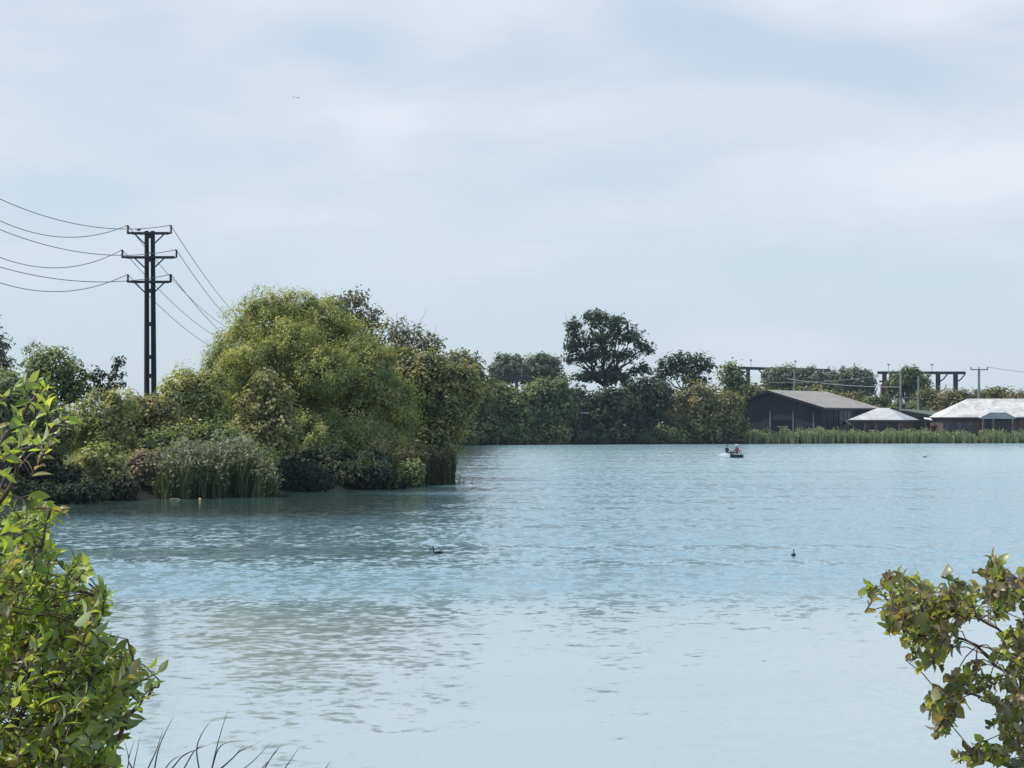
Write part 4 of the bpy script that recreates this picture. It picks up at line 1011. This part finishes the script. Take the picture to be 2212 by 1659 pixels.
    m = MB(); m.ball(M @ Vector((hx + .083, 0, .735)), (.018, .013, .02), 8, 6, RM); m.build('nose', M_SKIN, root, smooth=True)
    for s in (-1, 1):
        m = MB(); m.ball(M @ Vector((hx + .074, s * .03, .765)), (.008, .012, .008), 8, 6, RM); m.build('eye', M_OPENING, root, smooth=True)
        m = MB(); m.ball(M @ Vector((hx - .005, s * .088, .75)), (.02, .010, .03), 8, 6, RM); m.build('ear', M_SKIN, root, smooth=True)
    m = MB(); m.ball(M @ Vector((hx + .075, 0, .70)), (.008, .022, .006), 8, 6, RM); m.build('mouth', simple('lips', (.35, .12, .1), .5, .1, 20), root, smooth=True)
    if hat:
        m = MB(); m.ball(M @ Vector((hx, 0, .845)), (.115, .105, .07), 16, 8, RM); m.tube([M @ Vector((hx, 0, .815)), M @ Vector((hx, 0, .835))], [.19, .15], 20)
        m.build('sun_hat', simple('pale_hat', hat, .8, .05, 10), root, smooth=False)
person('person in dark maroon top with dark hair at the white end of the pedal boat', BM @ Vector((.55, .25, .50)), R(-38), (0.05, 0.012, 0.02), (0.015, 0.015, 0.03), (0.03, 0.02, 0.015))
person('person in purple-brown top and pale sun hat at the blue end of the pedal boat', BM @ Vector((-.72, .25, .50)), R(215), (0.13, 0.015, 0.035), (0.012, 0.012, 0.02), (0.05, 0.03, 0.02), hat=(.75, .72, .70), lean=.08)

# ------------------------------------------------------------------ foreground shrubs
def leaf_template(kind):
    """(vertices, quads) of one leaf, length 1 along x, lying in xy, a fold along the rib and a curl"""
    st = 7
    if kind == 'oval': wid = [0.02, .17, .245, .26, .21, .11, .004]
    else: wid = [0.03, .26, .38, .32, .36, .24, .03]
    V = []; Fc = []
    for i in range(st):
        t = i / (st - 1); z = -.16 * (t - .35) ** 2 * 2
        V += [(t, -wid[i], z + wid[i] * .28), (t, 0, z), (t, wid[i], z + wid[i] * .28)]
    for i in range(st - 1):
        a = i * 3
        Fc += [(a, a + 3, a + 4, a + 1), (a + 1, a + 4, a + 5, a + 2)]
    return np.array(V, float), np.array(Fc)
def leafy(points, dirs, normals, size, cols, kind, widthf=1.0):
    T, Q = leaf_template(kind)
    n = len(points)
    d = unit(dirs); nn = normals - d * np.sum(normals * d, -1, keepdims=True); nn = unit(nn); s = np.cross(nn, d)
    curl = 0.4 + rng.random(n) * 1.8
    wf = widthf * (0.75 + 0.5 * rng.random(n))
    V = points[:, None, :] + size[:, None, None] * (T[None, :, 0:1] * d[:, None, :] + T[None, :, 1:2] * wf[:, None, None] * s[:, None, :] + T[None, :, 2:3] * curl[:, None, None] * nn[:, None, :])
    F_ = (np.arange(n)[:, None, None] * len(T) + Q[None]).reshape(-1)
    rib = np.array([1.0, 1.18, 1.0] * 7)
    Cc = (cols[:, None, :] * rib[None, :, None]).reshape(-1, 3)
    return V.reshape(-1, 3), F_, Cc
def fore_shrub(name, label, base, mains, regions, kind, sz, pal, under, widthf, cat='shrub', density=1.0, up=0.4, main_r=.009, gain=1.65):
    """base: world point; mains: polylines of (px, py, Y) for the big stems;
    regions: (px, py, rx, ry, Y, n_twigs, twig_px, ddx, ddy): leafy twigs whose tips fall in that ellipse"""
    root = empty(name, base, label, cat)
    stems = MB(); anchors = []
    for ml in mains:
        pts = [Vector(base)] + [P(*q_) for q_ in ml] if ml[0] is not None else [P(*q_) for q_ in ml[1:]]
        fine = []
        for a, b in zip(pts[:-1], pts[1:]):
            for k in range(5):
                fine.append(a.lerp(b, k / 5) + Vector((random.gauss(0, .006), random.gauss(0, .006), random.gauss(0, .006))))
        fine.append(pts[-1]); nn = len(fine)
        stems.tube(fine, [main_r * (1 - .8 * i / (nn - 1)) + .0012 for i in range(nn)], 7)
        anchors += fine[3:]
    A = np.array([tuple(a) for a in anchors])
    PT, DR, NO, SZ, CO = [], [], [], [], []
    palA = np.array(pal)
    for (px, py, rx, ry, Y, nt, tl, ddx, ddy) in regions:
        for _ in range(int(nt * density)):
            r_ = math.sqrt(random.random()); an = random.random() * 2 * math.pi
            Yt = Y + random.uniform(-.35, .35)
            tipp = P(px + r_ * rx * math.cos(an), py + r_ * ry * math.sin(an), Yt)
            sc = Yt / FPX
            dirv = Vector((ddx + random.gauss(0, .45), random.gauss(0, .6), -ddy + random.gauss(0, .45))).normalized()
            st0 = tipp - dirv * tl * sc * random.uniform(.7, 1.2)
            mid = st0.lerp(tipp, .5) + Vector((random.gauss(0, 1), random.gauss(0, 1), random.gauss(0, 1))) * tl * sc * .07
            # joins the nearest stem
            dd = np.sum((A - np.array(st0)) ** 2, -1); an_ = Vector(A[int(np.argmin(dd))])
            if (an_ - st0).length < 0.35:
                j = an_.lerp(st0, .5) + Vector((0, 0, .01))
                stems.tube([an_, j, st0], [.0018, .0016, .0014], 5, cap=False)
            stems.tube([st0, mid, tipp], [.0026, .002, .0012], 5)
            nl = random.randint(6, 10); cc = palA[random.randrange(len(pal))]
            axis = (tipp - st0).normalized(); ref = axis.orthogonal().normalized()
            for k in range(nl):
                t = k / (nl - 1); p_ = st0.lerp(mid, t * 2) if t < .5 else mid.lerp(tipp, t * 2 - 1)
                phi = k * 2.4 + random.uniform(-.4, .4)
                rad = (Quaternion(axis, phi) @ ref)
                d_ = (axis * (.55 + .5 * t) + rad * random.uniform(.5, 1.0)).normalized()
                nrm_ = (axis * .6 - rad * .4 + Vector((random.gauss(0, .45), random.gauss(0, .45), up + random.gauss(0, .45))))
                PT.append(tuple(p_)); DR.append(tuple(d_)); NO.append(tuple(nrm_))
                SZ.append(sz * random.uniform(.45, 1.25) * (1 - .25 * t))
                CO.append(cc * gain * random.uniform(.65, 1.3) * np.array([random.uniform(.9, 1.15), 1, random.uniform(.8, 1.2)]))
    stems.build('stem', M_TWIG, root)
    v, f, c = leafy(np.array(PT), np.array(DR), np.array(NO), np.array(SZ), np.array(CO), kind, widthf)
    m_ = leaf_material(name + '_leaf', .5, .36, under=under, spec=.45, tscale=(1.3, 1.2, .5))
    link('foliage', mesh_np(v, f, 4, c), m_, root, smooth=True)
    return root
M_TWIG = simple('brown_twig', (0.13, 0.09, 0.07), .75, .25, 40)
zb = float(ground_z(-1.35, 5.8))
fore_shrub('sallow_shrub', 'leafy yellow-green sallow with oval leaves filling the lower left corner of the photo', (-1.45, 5.8, zb),
    [[(20, 1659, 5.7), (60, 1450, 5.6), (70, 1250, 5.6), (110, 1100, 5.6)],
     [(60, 1800, 5.6), (140, 1600, 5.5), (200, 1450, 5.5), (225, 1290, 5.5)],
     [(120, 1800, 5.6), (220, 1640, 5.5), (300, 1520, 5.5), (345, 1470, 5.5)],
     [(-80, 1659, 5.8), (-60, 1300, 5.7), (-20, 1120, 5.7), (40, 990, 5.6), (95, 930, 5.6), (150, 905, 5.6)],
     [(-90, 1400, 5.8), (-60, 1100, 5.7), (0, 950, 5.6), (60, 870, 5.6), (95, 815, 5.6)]],
    [(60, 1180, 75, 75, 5.6, 36, 90, .5, -.6), (110, 1110, 38, 22, 5.6, 8, 80, .8, -.5), (30, 1330, 110, 110, 5.8, 75, 90, .4, -.5), (150, 1330, 80, 70, 5.6, 42, 90, .5, -.6),
     (215, 1290, 24, 30, 5.5, 5, 90, .3, -1.0), (110, 1500, 150, 130, 5.7, 130, 90, .5, -.4), (240, 1420, 55, 45, 5.5, 18, 90, .6, -.6), (310, 1465, 34, 28, 5.5, 8, 100, 1, -.3),
     (215, 1530, 75, 60, 5.5, 34, 80, .7, -.2), (80, 1630, 140, 60, 5.7, 60, 80, .4, -.3), (200, 1620, 60, 45, 5.5, 18, 70, .7, -.2), (160, 1225, 26, 22, 5.5, 5, 80, .5, -.9),
     (10, 1000, 32, 55, 5.7, 4, 90, .5, -.6), (30, 900, 42, 60, 5.6, 7, 90, .6, -.7), (90, 830, 22, 18, 5.6, 3, 80, .5, -.6), (10, 1075, 25, 15, 5.7, 3, 80, .6, -.3), (110, 950, 26, 30, 5.6, 2, 80, .8, -.5), (150, 905, 14, 10, 5.6, 1, 60, 1, -.1)],
    'oval', .050, [(0.20, 0.26, 0.045), (0.15, 0.21, 0.045), (0.11, 0.16, 0.045), (0.22, 0.27, 0.06), (0.13, 0.18, 0.04), (0.17, 0.22, 0.05), (0.12, 0.17, 0.04), (0.18, 0.16, 0.07)], (0.74, 0.78, 0.52), .8, density=1.2)
zb = float(ground_z(1.6, 6.0))
fore_shrub('poplar_sapling', 'open branched sapling with rounded two-toned leaves in the lower right corner of the photo', (1.75, 6.0, zb),
    [[(2330, 1700, 5.9), (2230, 1560, 5.9), (2160, 1440, 5.9), (2090, 1385, 5.9), (1990, 1320, 5.9), (1925, 1280, 5.9)],
     [(2340, 1600, 5.9), (2260, 1470, 5.9), (2190, 1380, 5.9), (2130, 1340, 5.9), (2050, 1290, 5.9)],
     [(2320, 1700, 5.9), (2280, 1500, 5.9), (2240, 1350, 5.9), (2185, 1240, 5.9)],
     [(2300, 1700, 5.9), (2200, 1540, 5.9), (2090, 1490, 5.9), (2030, 1500, 5.9)],
     [(2280, 1760, 5.9), (2190, 1660, 5.9), (2110, 1620, 5.9), (2075, 1650, 5.9)],
     [(2290, 1800, 5.9), (2200, 1600, 5.9), (2205, 1420, 5.9)]],
    [(1940, 1262, 55, 28, 5.9, 12, 60, -.5, -.7), (2010, 1290, 75, 38, 5.9, 20, 60, -.4, -.3), (1945, 1345, 50, 42, 5.9, 14, 55, -.7, .3), (2010, 1370, 60, 45, 5.9, 15, 55, -.3, .5), (2010, 1420, 42, 26, 5.9, 9, 50, -.2, .7),
     (2085, 1300, 50, 35, 5.9, 10, 60, -.2, -.5), (1868, 1280, 8, 8, 5.9, 2, 45, -1, -.2), (2150, 1205, 20, 8, 5.9, 2, 50, 0, -1), (2175, 1270, 55, 42, 5.9, 18, 60, -.1, -.6), (2160, 1212, 30, 14, 5.9, 3, 50, 0, -1),
     (2035, 1520, 42, 40, 5.9, 14, 50, -.5, .5), (2040, 1570, 25, 20, 5.9, 5, 50, -.1, 1), (2100, 1470, 50, 28, 5.9, 8, 50, -.5, .1), (2190, 1400, 30, 45, 5.9, 10, 50, 0, -.4),
     (2180, 1500, 40, 45, 5.9, 11, 50, -.2, .4), (2195, 1600, 35, 60, 5.9, 16, 50, -.3, .2), (2110, 1635, 50, 28, 5.9, 9, 50, -.7, -.1), (2150, 1560, 30, 25, 5.9, 3, 50, -.5, .1)],
    'round', .035, [(0.085, 0.110, 0.035), (0.13, 0.155, 0.04), (0.075, 0.085, 0.04), (0.12, 0.105, 0.065), (0.17, 0.18, 0.05)], (0.46, 0.41, 0.33), .95, density=1.25, main_r=.0045, gain=1.9)

# grass blades at the bottom edge
M_BLADE = simple('dark_blade', (0.16, 0.18, 0.18), .4, .3, 30)
def blades(label, Y, specs):
    xs_ = [X(s[0][0], Y) for s in specs]; xc = sum(xs_) / len(xs_); zb_ = float(ground_z(xc, Y))
    m = MB()
    for pts in specs:
        P0 = Vector((X(pts[0][0], Y) * .6 + xc * .4, Y, zb_ - .02)); q_ = [P(a, b, Y) for a, b in pts]; ext = q_[0] + (q_[0] - q_[1]) * 1.5; q_ = [ext] + q_
        fine = []
        for i in range(len(q_) - 1):
            p_1 = q_[max(i - 1, 0)]; p0 = q_[i]; p1 = q_[i + 1]; p2 = q_[min(i + 2, len(q_) - 1)]
            for k in range(6):
                t = k / 6; fine.append(.5 * ((2 * p0) + (p1 - p_1) * t + (2 * p_1 - 5 * p0 + 4 * p1 - p2) * t * t + (3 * p0 - p_1 - 3 * p1 + p2) * t ** 3))
        fine.append(q_[-1]); fine = [P0.lerp(ext, k / 6) for k in range(6)] + fine; n = len(fine); b = len(m.v)
        for i, p in enumerate(fine):
            wv = .0024 * (1 - (i / (n - 1)) ** 3 * .9)
            d = (fine[min(i + 1, n - 1)] - fine[max(i - 1, 0)]).normalized(); s = d.cross(Vector((0, 1, 0))).normalized() * wv
            m.v += [tuple(p - s), tuple(p + Vector((0, -.0012, 0))), tuple(p + s), tuple(p + Vector((0, .0012, 0)))]
        for i in range(n - 1):
            for j in range(4):
                k = (j + 1) % 4; m.f.append((b + i * 4 + j, b + i * 4 + k, b + (i + 1) * 4 + k, b + (i + 1) * 4 + j))
    o = m.build('tall_grass', M_BLADE); tag(o, label, 'grass', 'grass tufts at the bottom edge')
blades('tuft of thin dark grass blades at the bottom edge against the leafy shrub', 6.2, [[(285, 1659), (278, 1640), (290, 1600)], [(270, 1680), (278, 1640), (268, 1600)], [(320, 1659), (338, 1620), (352, 1575)], [(330, 1680), (345, 1610), (376, 1545)], [(275, 1720), (290, 1650), (303, 1590)]])
blades('widest fan of long dark grass blades on the bottom edge, right of the leafy shrub', 6.4, [[(372, 1659), (400, 1630), (460, 1605)], [(398, 1659), (420, 1622), (440, 1608)], [(433, 1680), (425, 1620), (436, 1585), (455, 1558)], [(455, 1670), (472, 1600), (493, 1530)], [(452, 1680), (478, 1610), (540, 1600)], [(470, 1665), (500, 1640), (527, 1608)], [(500, 1640), (520, 1622), (570, 1598)], [(350, 1670), (375, 1640), (420, 1620)]])
blades('sparse long dark grass blades at the bottom edge, farthest from the leafy shrub', 6.6, [[(545, 1680), (570, 1655), (600, 1620)], [(560, 1680), (590, 1630), (612, 1605)], [(595, 1690), (622, 1650), (648, 1612)], [(690, 1680), (703, 1660), (714, 1645)], [(480, 1690), (540, 1650), (588, 1600)]])

# ------------------------------------------------------------------ air
hm, g = new_mat('haze_air')
v_ = g.n('ShaderNodeVolumePrincipled', i_Color=(0.80, 0.88, 1.0, 1), i_Density=0.00005)
v_.inputs['Anisotropy'].default_value = 0.0
g.n('ShaderNodeOutputMaterial', i_Volume=v_.outputs[0])
m = MB(); m.box((-2700, -420, -2.6), (2700, 2750, 34)); hz = m.build('haze', hm); tag(hz, kind='stuff')
